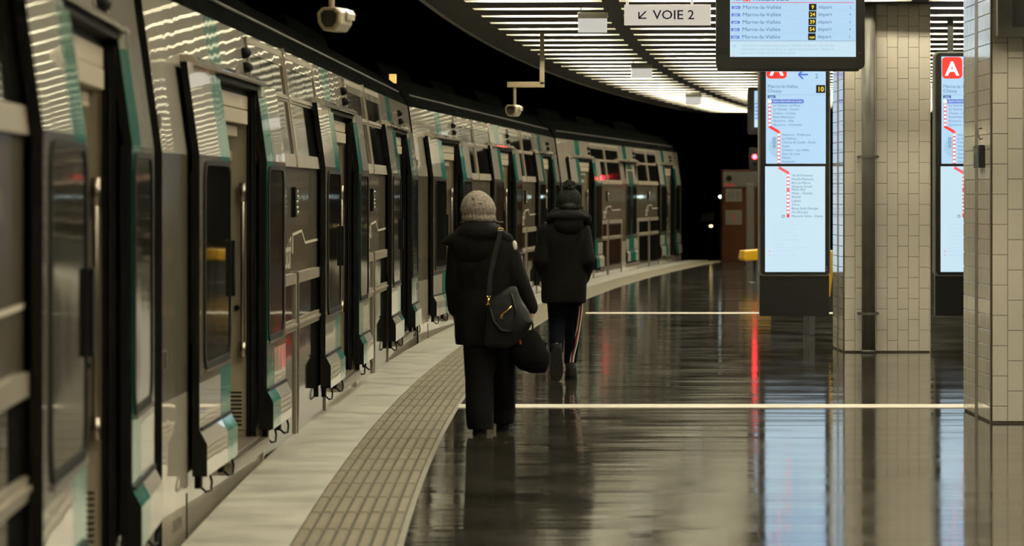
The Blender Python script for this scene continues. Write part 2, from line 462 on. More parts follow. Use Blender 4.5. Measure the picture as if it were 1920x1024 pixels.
# ------------------------------------------------------------------ structure
def sector(name, o0, o1, z, d0, d1, m, n=60, thick=0.0, parent=None):
    mb = MB()
    s0, s1 = s_of(d0), s_of(d1)
    vs = []; fs = []
    for i in range(n + 1):
        s = s0 + (s1 - s0) * i / n
        vs += [arc(s, o0, z), arc(s, o1, z)]
        if thick: vs += [arc(s, o0, z - thick), arc(s, o1, z - thick)]
    k = 4 if thick else 2
    for i in range(n):
        a = i * k; b = a + k
        fs.append((a, a + 1, b + 1, b))
        if thick:
            fs += [(a + 2, b + 2, b + 3, a + 3), (a, b, b + 2, a + 2), (a + 1, a + 3, b + 3, b + 1)]
    if thick:
        fs += [(0, 2, 3, 1), (n*k, n*k + 1, n*k + 3, n*k + 2)]
    mb.add(vs, fs)
    return mb.build(name, m, parent)

EDGE_W, TACT_W = 0.49, 0.485
floor = tag(sector('floor', EDGE_W + TACT_W, 12.0, 0.0, -12, 89, M['floor'], 90, 0.25), kind='structure',
            label='dark polished wet-looking platform floor', )
nosing = tag(sector('trim_1', 0.0, EDGE_W + 0.0, 0.004, -12, 89, M['nosing'], 90, 0.22), kind='structure',
             label='pale concrete platform edge strip along the train')
edgeline = tag(sector('trim_2', EDGE_W + TACT_W, EDGE_W + TACT_W + 0.03, 0.003, -12, 89, M['border'], 90, 0.01), kind='structure',
               label='thin pale border between ribbed slabs and dark floor')
bed = tag(sector('trim_3', EDGE_W, EDGE_W + TACT_W, -0.012, -12, 89, M['grout'], 90, 0.2), kind='structure',
          label='bedding under the ribbed tactile slabs')
tag(sector('wall_platform_side', -0.02, 0.0, -0.21, -12, 89, M['wall'], 60, 1.1), kind='structure', label='near-black platform wall below the edge')
tag(sector('ground_track', -9.0, 0.0, -1.15, -12, 122, M['trackbed'], 60, 0.1), kind='structure', label='dark ballast of the track bed')
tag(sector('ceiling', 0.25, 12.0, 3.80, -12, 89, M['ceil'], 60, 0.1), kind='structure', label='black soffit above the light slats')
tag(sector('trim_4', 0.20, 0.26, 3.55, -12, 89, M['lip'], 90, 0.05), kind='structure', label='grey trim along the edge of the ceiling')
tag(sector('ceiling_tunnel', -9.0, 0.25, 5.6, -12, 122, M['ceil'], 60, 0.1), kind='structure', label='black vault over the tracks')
def wall_sector(name, o, d0, d1, z0, z1, label):
    mb = MB(); n = 40
    s0, s1 = s_of(d0), s_of(d1)
    for i in range(n):
        sa = s0 + (s1 - s0) * i / n; sb = s0 + (s1 - s0) * (i + 1) / n
        mb.quad(arc(sa, o, z0), arc(sb, o, z0), arc(sb, o, z1), arc(sa, o, z1))
    tag(mb.build(name, M['wall']), kind='structure', label=label)
wall_sector('wall_left', -9.0, -12, 122, -1.2, 5.6, 'near-black tunnel wall beyond the train')
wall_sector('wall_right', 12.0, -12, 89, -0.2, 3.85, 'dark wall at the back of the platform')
mb = MB(); mb.box(-12, 45, 122, 122.3, -1.2, 5.7)
tag(mb.build('wall_far', M['wall']), kind='structure', label='black end of the tunnel')
mb = MB(); mb.box(arc(s_of(89), 3.8).x, arc(s_of(89), 12).x, 89.5, 89.7, -0.2, 3.85)
tag(mb.build('wall_platform_end', M['wall']), kind='structure', label='dark end wall of the platform')

# tactile slabs: each one a ribbed piece let into the floor
SL = 0.93
mb = MB()
g = 0.006
mb.box(g, TACT_W - g, g, SL - g, -0.03, -0.004)
nr = 8
for k in range(nr):
    c = (k + 0.5) * TACT_W / nr
    w0, w1 = 0.024, 0.017
    vs = [(c - w0, 0.02, 0), (c + w0, 0.02, 0), (c + w0, SL - 0.02, 0), (c - w0, SL - 0.02, 0),
          (c - w1, 0.03, 0.012), (c + w1, 0.03, 0.012), (c + w1, SL - 0.03, 0.012), (c - w1, SL - 0.03, 0.012)]
    mb.add(vs, [(4, 5, 6, 7), (0, 1, 5, 4), (1, 2, 6, 5), (2, 3, 7, 6), (3, 0, 4, 7)])
mb.m[0:6] = [1] * 6
slab_me = mb.mesh('tactile_slab', [M['tactile'], M['groove']])
s = s_of(13.0)
while s < s_of(88):
    p = arc(s, EDGE_W)
    o = inst('tactile_slab', slab_me, bed, (p.x, p.y, 0), (0, 0, -(s + SL/2) / R0))
    s += SL

# pale strips set across the floor
def floor_strip(d, dw, px0, px1, label):
    x0 = (px0 - 960) * d / FPX; x1 = (px1 - 960) * d / FPX
    mb = MB(); mb.box(x0, x1, d - dw/2, d + dw/2, 0.0005, 0.004)
    tag(mb.build('floor_strip', M['line']), label, 'floor strip')
floor_strip(28.0, 0.46, 860, 2150, 'pale strip across the floor at the walking woman\'s feet')
floor_strip(49.7, 0.50, 1098, 1700, 'thin far pale strip across the floor beyond the walking man')

# ------------------------------------------------------------------ ceiling light rows
NUM = ['first','second','third','fourth','fifth','sixth','seventh','eighth','ninth','tenth','eleventh','twelfth','thirteenth',
 'fourteenth','fifteenth','sixteenth','seventeenth','eighteenth','nineteenth','twentieth','twenty-first','twenty-second','twenty-third',
 'twenty-fourth','twenty-fifth','twenty-sixth','twenty-seventh','twenty-eighth','twenty-ninth','thirtieth','thirty-first','thirty-second',
 ]
ONES = NUM[:9]
for tens in ('thirty', 'forty', 'fifty', 'sixty'):
    if tens != 'thirty': NUM.append({'forty': 'fortieth', 'fifty': 'fiftieth', 'sixty': 'sixtieth'}[tens])
    NUM += [tens + '-' + w for w in (ONES if tens != 'thirty' else ONES[2:])]
# every row: a dark soffit panel with five recessed troughs, a fluorescent tube high in each trough
PITCH, SLOT, SLOT_L, DEEP = 1.58, 0.43, 1.36, 0.125
SLOTS = (1.32, 2.85, 4.38, 5.91, 7.44)
tb = MB(); tb.tube([(-0.55, 0, 0), (0.55, 0, 0)], 0.0125, 6, caps=False)
tube_me = tb.mesh('tube', M['tube'], smooth=True)
sb = MB(); sb.box(0.27, 8.6, SLOT/2, PITCH - SLOT/2, 0.0, 0.003)
xs = [0.27]
for c in SLOTS: xs += [c - SLOT_L/2, c + SLOT_L/2]
xs.append(8.6)
for a, b in zip(xs[0::2], xs[1::2]): sb.box(a, b, -SLOT/2, SLOT/2, 0.0, 0.003)
slat_me = sb.mesh('soffit_panel', M['slat'])
sb = MB(); a, b = SLOT_L/2 + 0.004, SLOT/2 + 0.004
for (p, q) in (((-a, -b), (a, -b)), ((a, -b), (a, b)), ((a, b), (-a, b)), ((-a, b), (-a, -b))):
    sb.quad((p[0], p[1], 0.002), (q[0], q[1], 0.002), (q[0], q[1], DEEP), (p[0], p[1], DEEP))
sb.quad((-a, -b, DEEP), (a, -b, DEEP), (a, b, DEEP), (-a, b, DEEP))
trough_me = sb.mesh('trough', M['trough'])
rows = []
d = 87.6
while d > 1.0:
    rows.append(d); d -= PITCH
for i, d in enumerate(rows):
    s = s_of(d); p = arc(s, 0.0, 3.50)
    e = empty('ceiling_light_row', p, -s / R0)
    inst('soffit_panel', slat_me, e)
    for c in SLOTS:
        tr = inst('trough', trough_me, e, (c, 0, 0))
        inst('tube', tube_me, tr, (0, 0.08, DEEP - 0.03))
    if i < 32:
        tag(e, 'bright ceiling light row, %s counted from the far end' % NUM[i], 'ceiling light', 'tube rows across the ceiling')
    else:
        tag(e, 'bright ceiling light row overhead near the viewer, %s from the far end' % NUM[i], 'ceiling light', 'tube rows above the frame')

# emergency lamps among the slats
def emergency(px, py0, py1, d, label):
    p = at(px, py0, d)
    e = empty('emergency_lamp', (p.x, d, 3.46))
    mb = MB()
    mb.prism([(-0.07, 0.0), (0.07, 0.0), (0.07, -0.05), (0.0, -0.05), (-0.02, -0.06), (-0.07, -0.06)], 'x', -0.155, 0.155)
    mb.build('housing', M['emerg'], e, bevel=0.004)
    mb = MB(); mb.prism([(-0.02, -0.055), (0.0, -0.045), (0.012, -0.20), (0.0, -0.205)], 'x', -0.15, 0.15)
    mb.build('diffuser', M['emergdiff'], e)
    mb = MB()
    for x in (-0.12, 0.12): mb.tube([(x, 0.0, -0.01), (x, 0.0, 0.25)], 0.008, 6)
    mb.build('hanger', M['slat'], e)
    tag(e, label, 'emergency lamp', 'emergency lamps on the ceiling')
emergency(1111, 24, 57, 38.5, 'white box lamp on ceiling left of the hanging sign')
emergency(1203, 118, 143, 54.0, 'white box lamp on ceiling below the hanging sign')
emergency(1300, 174, 195, 70.0, 'smallest, farthest white box lamp on the ceiling')

# ------------------------------------------------------------------ train
CAR_L = 23.75
LEAN0, LEAN1, LEAN_N = 1.79, 2.56, -0.105
def nlean(z):
    return 0.0 if z <= LEAN0 else LEAN_N * (z - LEAN0) / (LEAN1 - LEAN0)
DOORS = [3.65, 12.0, 20.4]
OPEN = 1.08      # half width
LEAF = 1.36
Z_SILL, Z_HEAD = 0.16, 2.20

def make_car(closed=()):
    car = empty('train_car')
    # ---- body shell with door openings
    zs = [-0.95, -0.12, Z_SILL, 0.62, LEAN0, Z_HEAD, LEAN1]
    ns = [-0.10, 0.0, 0.0, 0.0, 0.0, nlean(Z_HEAD), LEAN_N]
    us = {0.0, CAR_L}
    for c in DOORS:
        us |= {c - OPEN, c + OPEN, c - 0.95, c - 0.25}
    us = sorted(us)
    mb = MB()
    for i in range(len(us) - 1):
        u0, u1 = us[i], us[i + 1]; um = (u0 + u1) / 2
        door = next((c for c in DOORS if abs(um - c) < OPEN), None)
        for k in range(len(zs) - 1):
            zm = (zs[k] + zs[k + 1]) / 2
            if door is not None and Z_SILL < zm < Z_HEAD: continue
            m = 0
            if 0.62 < zm < LEAN0: m = 1
            if zm > Z_HEAD and door is not None and door - 0.95 < um < door - 0.25: m = 2
            mb.quad((ns[k], u0, zs[k]), (ns[k], u1, zs[k]), (ns[k+1], u1, zs[k+1]), (ns[k+1], u0, zs[k+1]), m)
    # plain far side
    for k in range(len(zs) - 1):
        mb.quad((-2.9 - ns[k], 0, zs[k]), (-2.9 - ns[k], CAR_L, zs[k]), (-2.9 - ns[k+1], CAR_L, zs[k+1]), (-2.9 - ns[k+1], 0, zs[k+1]), 0)
    mb.quad((-0.1, 0, -0.95), (-0.1, CAR_L, -0.95), (-2.8, CAR_L, -0.95), (-2.8, 0, -0.95), 3)
    prof = list(zip(ns, zs)) + [(-2.9 - n, z) for n, z in reversed(list(zip(ns, zs)))]
    for u in (0.0, CAR_L):
        mb.add([(n, u, z) for n, z in prof], [tuple(range(len(prof)))], 3)
    mb.build('body_shell', [M['paint'], M['brown'], M['teal'], M['dark']], car, recalc=True)
    # ---- roof
    rp = [(-0.105, 2.55), (-0.125, 2.60), (-0.20, 2.72), (-0.45, 2.92), (-0.95, 3.08), (-1.45, 3.12),
          (-1.95, 3.08), (-2.45, 2.92), (-2.70, 2.72), (-2.775, 2.60), (-2.795, 2.55)]
    mb = MB(); mb.prism(rp, 'y', 0.02, CAR_L - 0.02)
    roof = mb.build('roof', M['roof'], car)
    mb = MB(); mb.tube([(-0.175, 0.6, 2.70), (-0.175, CAR_L - 0.6, 2.70)], 0.012, 6)
    mb.build('gutter', M['lip'], roof)
    for (u0, u1, h) in ((2.2, 5.4, 0.10), (8.2, 11.2, 0.07), (15.0, 19.5, 0.12)):
        mb = MB(); mb.prism([(-0.62, 2.95), (-0.72, 3.05 + h), (-2.1, 3.05 + h), (-2.25, 2.95)], 'y', u0, u1)
        mb.build('roof_unit', M['roof'], roof, bevel=0.03)
    # ---- gangway bellows at the far end
    mb = MB()
    for k in range(4):
        w = 0.06 if k % 2 else 0.0
        mb.box(-2.6 + w, -0.35 - w, CAR_L + k * 0.04, CAR_L + k * 0.04 + 0.04, -0.3, 2.5 - w)
    mb.build('gangway_bellows', M['rubber'], car)
    # ---- doors
    for di, c in enumerate(DOORS):
        a, b = c - OPEN, c + OPEN
        shut = di in closed
        # vestibule
        mb = MB()
        mb.box(-1.3, 0.02, a, b, Z_SILL - 0.04, Z_SILL)
        vf = mb.build('vestibule_floor', M['vestfloor'], car)
        mb = MB(); mb.box(0.0, 0.075, a - 0.02, b + 0.02, Z_SILL - 0.07, Z_SILL - 0.005)
        mb.build('sill', M['steel'], car, bevel=0.008)
        mb = MB(); mb.box(-1.3, -0.055, b - 0.02, b, Z_SILL, 2.02)
        part = mb.build('partition', M['interior'], car)
        mb = MB(); mb.box(-1.3, -0.0, a, a + 0.02, Z_SILL, 2.2)
        mb.build('partition', M['rubber'], car)
        # grille at foot of the partition
        mb = MB()
        mb.box(-0.40, -0.075, b - 0.026, b - 0.02, 0.20, 0.45)
        gr = mb.build('vent_grille', M['interior'], part)
        mb = MB()
        for k in range(9):
            mb.box(-0.38, -0.085, b - 0.030, b - 0.026, 0.225 + k * 0.024, 0.233 + k * 0.024)
        mb.build('vent_slot', M['rubber'], part)
        mb = MB(); mb.tube([(-0.115, b - 0.03, 0.92), (-0.115, b - 0.018, 0.92)], 0.017, 10); mb.build('lock', M['rubber'], part)
        mb = MB(); mb.tube([(-0.078, b - 0.03, 0.66), (-0.078, b - 0.06, 0.70), (-0.078, b - 0.06, 1.58), (-0.078, b - 0.03, 1.62)], 0.014, 8)
        mb.tube([(-0.078, b - 0.055, 0.63), (-0.078, b - 0.055, 0.72)], 0.022, 8)
        mb.tube([(-0.078, b - 0.055, 1.55), (-0.078, b - 0.055, 1.66)], 0.022, 8)
        mb.build('grab_rail', M['steel'], car, smooth=True)
        # black jamb with its ribs on the far side of the opening
        mb = MB(); mb.box(-0.055, -0.004, b - 0.03, b + 0.01, Z_SILL, Z_HEAD - 0.02)
        jb = mb.build('door_jamb', M['rubber'], car)
        mb = MB()
        for n0 in (-0.048, -0.028):
            mb.box(n0, n0 + 0.008, b - 0.045, b - 0.03, Z_SILL, Z_HEAD - 0.1)
        mb.build('jamb_rib', M['dark'], jb)
        # back of the vestibule (dark inside of the car) and its ceiling
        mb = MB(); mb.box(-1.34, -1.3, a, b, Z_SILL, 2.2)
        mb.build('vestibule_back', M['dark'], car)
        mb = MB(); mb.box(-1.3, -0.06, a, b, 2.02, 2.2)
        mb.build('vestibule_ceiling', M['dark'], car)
        # header: stepped drive boxes
        mb = MB(); mb.box(-0.13, -0.05, a + 0.02, b - 0.02, 2.09, 2.17); mb.build('header_beam', M['interior'], car, bevel=0.004)
        mb = MB(); mb.box(-0.15, -0.03, a + 0.55, b - 0.25, 2.00, 2.08); mb.build('header_beam', M['interior'], car, bevel=0.004)
        mb = MB(); mb.box(-0.20, -0.08, a + 0.1, b - 0.35, 1.93, 1.99); mb.build('header_beam', M['interior'], car, bevel=0.004)
        mb = MB(); mb.box(-0.24, -0.14, b - 0.9, b - 0.03, 1.79, 1.85); mb.build('header_beam', M['interior'], car, bevel=0.004)
        # canopy rail above the door
        n0 = nlean(2.27)
        mb = MB(); mb.prism([(n0 - 0.01, 2.30), (n0 - 0.01, 2.245), (n0 + 0.10, 2.235), (n0 + 0.105, 2.255), (n0 + 0.06, 2.29)], 'y', a - LEAF + 0.1, b + 0.25)
        cr = mb.build('door_canopy', M['paint'], car, bevel=0.004)
        mb = MB(); mb.box(n0 + 0.0, n0 + 0.09, b + 0.05, b + 0.24, 2.17, 2.235); mb.build('canopy_bracket', M['paint'], cr, bevel=0.005)
        mb = MB(); mb.box(n0 - 0.0, n0 + 0.07, a - 0.2, b + 0.05, 2.205, 2.235); mb.build('canopy_track', M['rubber'], cr)
        # twin round lamps beside the window
        for z in (2.345, 2.43):
            mb = MB(); mb.ball((nlean(z) + 0.01, b + 0.02, z), 0.045, 0.05, 0.034, 12, 8)
            mb.build('door_lamp', M['rubber'], car, smooth=True)
        # leaves
        for side in (-1, 1):
            if shut:
                u_in = c + side * 0.004; off = -0.055
            else:
                u_in = (a if side < 0 else b) ; off = 0.0
            make_leaf(car, u_in, side, off, shut)
    # ---- window bays
    BAYS = [(4.95, 7.40), (7.50, 10.05), (13.35, 15.70), (15.80, 18.05)]
    for bi, (u0, u1) in enumerate(BAYS):
        th = math.atan2(-LEAN_N, LEAN1 - LEAN0)
        def up(mbq, pts_o, pts_i, d0, d1, ring=True):
            pass
        # upper window on the leaning wall, built flat then tilted
        o = empty('upper_window', (0, 0, LEAN0), parent=car)
        o.rotation_euler = (0, -th, 0)
        Hh = math.hypot(LEAN_N, LEAN1 - LEAN0)
        mb = MB()
        mb.ring(rrect(u0, u1, -0.02, 0.755, 0.05), rrect(u0 + 0.045, u1 - 0.045, 0.065, 0.715, 0.03), 'x', 0.0, 0.018)
        mb.box(0.0, 0.016, u0 + 0.04, u1 - 0.04, 0.415, 0.462)
        mb.box(0.0, 0.028, u0 + 0.04, u1 - 0.04, 0.43, 0.445)
        mb.build('window_frame', M['alu'], o)
        mb = MB(); mb.box(0.002, 0.008, u0 + 0.04, u1 - 0.04, 0.06, 0.42); mb.build('pane', M['glass'], o)
        w = (u1 - u0 - 0.14) / 3
        for k in range(3):
            mb = MB(); mb.box(0.002, 0.009, u0 + 0.07 + k * w + 0.01, u0 + 0.07 + (k + 1) * w - 0.01, 0.458, 0.655)
            mb.build('pane', M['glass'], o)
        mb = MB(); mb.box(0.0, 0.014, u0 + 0.07, u1 - 0.07, 0.655, 0.72); mb.build('window_blind_box', M['paint'], o)
        # lower window
        o = empty('lower_window', (0, 0, 0), parent=car)
        mb = MB()
        mb.ring(rrect(u0, u1, -0.10, 1.07, 0.06), rrect(u0 + 0.06, u1 - 0.06, -0.04, 1.00, 0.03), 'x', 0.0, 0.02)
        mb.box(0.0, 0.018, u0 + 0.05, u1 - 0.05, 0.69, 0.765)
        mb.box(0.0, 0.030, u0 + 0.04, u1 - 0.04, 0.72, 0.738)
        mb.build('window_frame', M['alu'], o)
        mb = MB(); mb.box(0.002, 0.008, u0 + 0.05, u1 - 0.05, -0.05, 0.70); mb.build('pane', M['glass'], o)
        mb = MB(); mb.box(0.002, 0.008, u0 + 0.05, u1 - 0.05, 0.76, 1.01); mb.build('pane', M['glass'], o)
    for um in (7.45, 15.75):
        mb = MB(); mb.box(0.0, 0.03, um - 0.035, um + 0.035, -0.12, 1.08)
        mb.build('window_mullion', M['steel'], car, bevel=0.006)
        mb = MB(); mb.quad((0.002, um - 0.035, LEAN0), (0.002, um + 0.035, LEAN0), (LEAN_N, um + 0.035, LEAN1), (LEAN_N, um - 0.035, LEAN1))
        mb.quad((0.03, um - 0.035, LEAN0), (0.03, um + 0.035, LEAN0), (LEAN_N + 0.03, um + 0.035, LEAN1), (LEAN_N + 0.03, um - 0.035, LEAN1))
        mb.quad((0.002, um - 0.035, LEAN0), (0.03, um - 0.035, LEAN0), (LEAN_N + 0.03, um - 0.035, LEAN1), (LEAN_N, um - 0.035, LEAN1))
        mb.quad((0.002, um + 0.035, LEAN0), (0.03, um + 0.035, LEAN0), (LEAN_N + 0.03, um + 0.035, LEAN1), (LEAN_N, um + 0.035, LEAN1))
        mb.build('window_mullion', M['paint'], car)
        # studded indicator plate
        mb = MB(); mb.box(0.0, 0.03, um - 0.25, um - 0.14, 1.44, 1.64)
        ip = mb.build('indicator_plate', M['rubber'], car, bevel=0.004)
        for k in range(5):
            mb = MB(); mb.ball((0.032, um - 0.19, 1.47 + k * 0.035), 0.014, 0.03, 0.012, 8, 6)
            mb.build('stud', M['chrome'], ip, smooth=True)
        # printed line and lettering on the taupe band
        mb = MB()
        pts = [(um - 0.20, 1.20), (um - 0.20, 1.315), (um + 0.55, 1.335), (um + 0.85, 1.25), (um + 2.4, 1.26)]
        for p, q in zip(pts, pts[1:]):
            if abs(p[0] - q[0]) < 0.01:
                mb.box(0.001, 0.0035, p[0], p[0] + 0.05, min(p[1], q[1]), max(p[1], q[1]))
            else:
                mb.add([(0.0035, p[0], p[1]), (0.0035, q[0], q[1]), (0.0035, q[0], q[1] + 0.018), (0.0035, p[0], p[1] + 0.018)], [(0, 1, 2, 3)])
        mb.build('printed_line', M['print'], car, recalc=False)
        text('stif', 0.30, M['print'], car, (0.0035, um - 0.74, 1.11), (math.pi/2, 0, math.pi/2), bold=0.003, sx=1.15)
    # ---- near end details
    mb = MB(); mb.box(0.0, 0.012, 1.15, 2.0, 0.85, 1.70); mb.build('side_panel', M['brown'], car, bevel=0.004)
    mb = MB(); mb.box(0.0, 0.012, 0.06, 0.12, 0.78, 0.86); mb.build('end_latch', M['steel'], car)
    mb = MB(); mb.box(-0.03, -0.004, 0.0, 0.03, 1.90, 1.97); mb.build('coupling_eye', M['paint'], car, bevel=0.004)
    for u in (0.35, 0.95):
        mb = MB(); mb.ring([(u + 0.06 * math.cos(t), -0.28 + 0.055 * math.sin(t)) for t in [k * math.pi/8 for k in range(16)]],
                           [(u + 0.04 * math.cos(t), -0.28 + 0.04 * math.sin(t)) for t in [k * math.pi/8 for k in range(16)]], 'x', -0.03, 0.005)
        mb.build('lifting_ring', M['rubber'], car)
    text('Z8 2718', 0.075, M['printdark'], car, (0.003, 0.4, -0.02), (math.pi/2, 0, math.pi/2), sx=1.5)
    # skirt seams
    for u in (1.0, 6.0, 9.9, 14.4, 18.0):
        mb = MB(); mb.box(-0.03, 0.004, u, u + 0.03, -0.5, 0.12); mb.build('skirt_seam', M['dark'], car)
    mb = MB(); mb.box(-1.25, -1.15, 18.6, 18.75, 3.1, 3.5); mb.build('roof_post', M['roof'], car)
    return car

def make_leaf(car, u_in, side, off, shut):
    """plug door leaf; u_in its edge at the opening, side -1 slides to lower u"""
    if shut:
        ua, ub = (u_in - OPEN, u_in) if side < 0 else (u_in, u_in + OPEN)
    else:
        ua, ub = (u_in - LEAF - 0.17, u_in) if side < 0 else (u_in, u_in + LEAF - 0.06)
    w = ub - ua
    st = 0.52                     # teal stripe at the opening side
    zz = [0.20, 0.36, 0.43, 0.66, LEAN0, 2.25]
    nn = [0.100, 0.100, 0.062, 0.062, 0.062, 0.062 + nlean(2.25)]
    nn = [n + off for n in nn]
    inn = [0.026, 0.026, 0.026, 0.026, 0.026, 0.026 + nlean(2.25)]
    inn = [n + off for n in inn]
    if side < 0: ue = [ua, ub - st, ub]; teal = (1,)
    else: ue = [ua, ua + st, ub]; teal = (0,)
    mb = MB()
    for i in range(2):
        for k in range(len(zz) - 1):
            zm = (zz[k] + zz[k + 1]) / 2
            m = 2 if i in teal else (1 if 0.66 < zm < LEAN0 else 0)
            mb.quad((nn[k], ue[i], zz[k]), (nn[k], ue[i+1], zz[k]), (nn[k+1], ue[i+1], zz[k+1]), (nn[k+1], ue[i], zz[k+1]), m)
    for k in range(len(zz) - 1):
        mb.quad((inn[k], ua, zz[k]), (inn[k], ub, zz[k]), (inn[k+1], ub, zz[k+1]), (inn[k+1], ua, zz[k+1]), 3)
        for u in (ua, ub):
            mb.quad((inn[k], u, zz[k]), (nn[k], u, zz[k]), (nn[k+1], u, zz[k+1]), (inn[k+1], u, zz[k+1]), 3)
    mb.quad((inn[0], ua, zz[0]), (inn[0], ub, zz[0]), (nn[0], ub, zz[0]), (nn[0], ua, zz[0]), 0)
    mb.quad((inn[-1], ua, zz[-1]), (inn[-1], ub, zz[-1]), (nn[-1], ub, zz[-1]), (nn[-1], ua, zz[-1]), 0)
    leaf = mb.build('door_leaf', [M['leafpaint'], M['brown'], M['teal'], M['rubber']], car)
    n = 0.062 + off
    lo, hi = (ua + 0.22, ub - 0.09) if side < 0 else (ua + 0.09, ub - 0.22)
    if shut: lo, hi = ua + 0.13, ub - 0.13
    mb = MB(); mb.prism(rrect(lo, hi, 0.75, 1.74, 0.10), 'x', n - 0.005, n + 0.004); mb.build('door_window', M['glass'], leaf)
    mb = MB(); mb.ring(rrect(lo - 0.045, hi + 0.045, 0.715, 1.765, 0.12), rrect(lo, hi, 0.75, 1.74, 0.10), 'x', n - 0.004, n + 0.010)
    mb.build('window_gasket', M['rubber'], leaf)
    mb = MB(); mb.box(n - 0.002, n + 0.014, lo, hi, 0.700, 0.716); mb.build('window_ledge', M['steel'], leaf)
    # rubber finger guard on the opening edge, dark strip under the window band
    e0, e1 = (ub - 0.01, ub + 0.015) if side < 0 else (ua - 0.015, ua + 0.01)
    mb = MB(); mb.box(0.016 + off, n - 0.01, e0, e1, 0.2, LEAN0); mb.build('finger_guard', M['rubber'], leaf)
    if side < 0:
        mb = MB(); mb.box(n + 0.0, n + 0.03, ub - 0.06, ub - 0.005, 1.05, 1.35); mb.build('door_handle', M['rubber'], leaf, bevel=0.006)
    mb = MB(); mb.box(n - 0.002, n + 0.012, ua + 0.02, ub - 0.02, 0.425, 0.44); mb.build('kick_ridge', M['dark'], leaf)
    # hanging arms below the leaf
    for q in (0.18, w - 0.25):
        u = ua + q
        mb = MB()
        mb.tube([(n - 0.04, u, 0.22), (n - 0.02, u, 0.14), (n + 0.01, u + 0.02, 0.11), (n + 0.025, u + 0.12, 0.11), (n + 0.025, u + 0.16, 0.15), (n + 0.01, u + 0.16, 0.21)], 0.007, 6)
        mb.box(n - 0.04, n - 0.01, u - 0.05, u + 0.05, 0.13, 0.2)
        mb.build('guide_arm', M['rubber'], leaf)

# cars as straight chords of the curve
def car_frame(d0):
    g = -0.10
    p = arc(s_of(d0), g - 0.03); q = arc(s_of(d0) + CAR_L, g - 0.03)
    ang = math.atan2(q.y - p.y, q.x - p.x) - math.pi/2
    return p, ang
CARS = [(-6.75, 'nearest double-deck train car at the left edge of the picture'),
        (17.38, 'double-deck train car alongside the walking woman, three doors open'),
        (41.35, 'double-deck train car behind the walking man\'s hat and hood'),
        (65.3, 'farthest double-deck train car at the platform\'s end, middle door shut')]
car0 = make_car()
car3 = make_car(closed=(1,))
bake_texts()
index_kids()
cars = [car0, copy_tree(car0), copy_tree(car0), car3]
for c, (d0, lab) in zip(cars, CARS):
    p, ang = car_frame(d0)
    c.location = p; c.rotation_euler = (0, 0, ang)
    tag(c, lab, 'train car', 'cars of the standing train')
mb = MB(); mb.box(-0.40, -0.33, 0.65, 0.77, 2.84, 2.94)
mb.build('roof_marker_lamp', M['amber'], cars[2])

# ------------------------------------------------------------------ tiled pillars
TW, TH = 0.1052, 0.2105
def tile_mesh(name, w, h, t=0.010, g=0.0016, b=0.0025):
    mb = MB()
    x0, x1, z0, z1 = g, w - g, g, h - g
    vs = [(x0, 0, z0), (x1, 0, z0), (x1, 0, z1), (x0, 0, z1),
          (x0, -t + b, z0), (x1, -t + b, z0), (x1, -t + b, z1), (x0, -t + b, z1),
          (x0 + b, -t, z0 + b), (x1 - b, -t, z0 + b), (x1 - b, -t, z1 - b), (x0 + b, -t, z1 - b)]
    fs = [(8, 9, 10, 11)]
    for i in range(4):
        j = (i + 1) % 4
        fs += [(i, j, 4 + j, 4 + i), (4 + i, 4 + j, 8 + j, 8 + i)]
    mb.add(vs, fs)
    return mb.mesh(name, M['tile'])
tile_up = tile_mesh('tile', TW, TH)
tile_half = tile_mesh('tile', TW, TH / 2)
tile_flat = tile_mesh('tile', TH, TW)
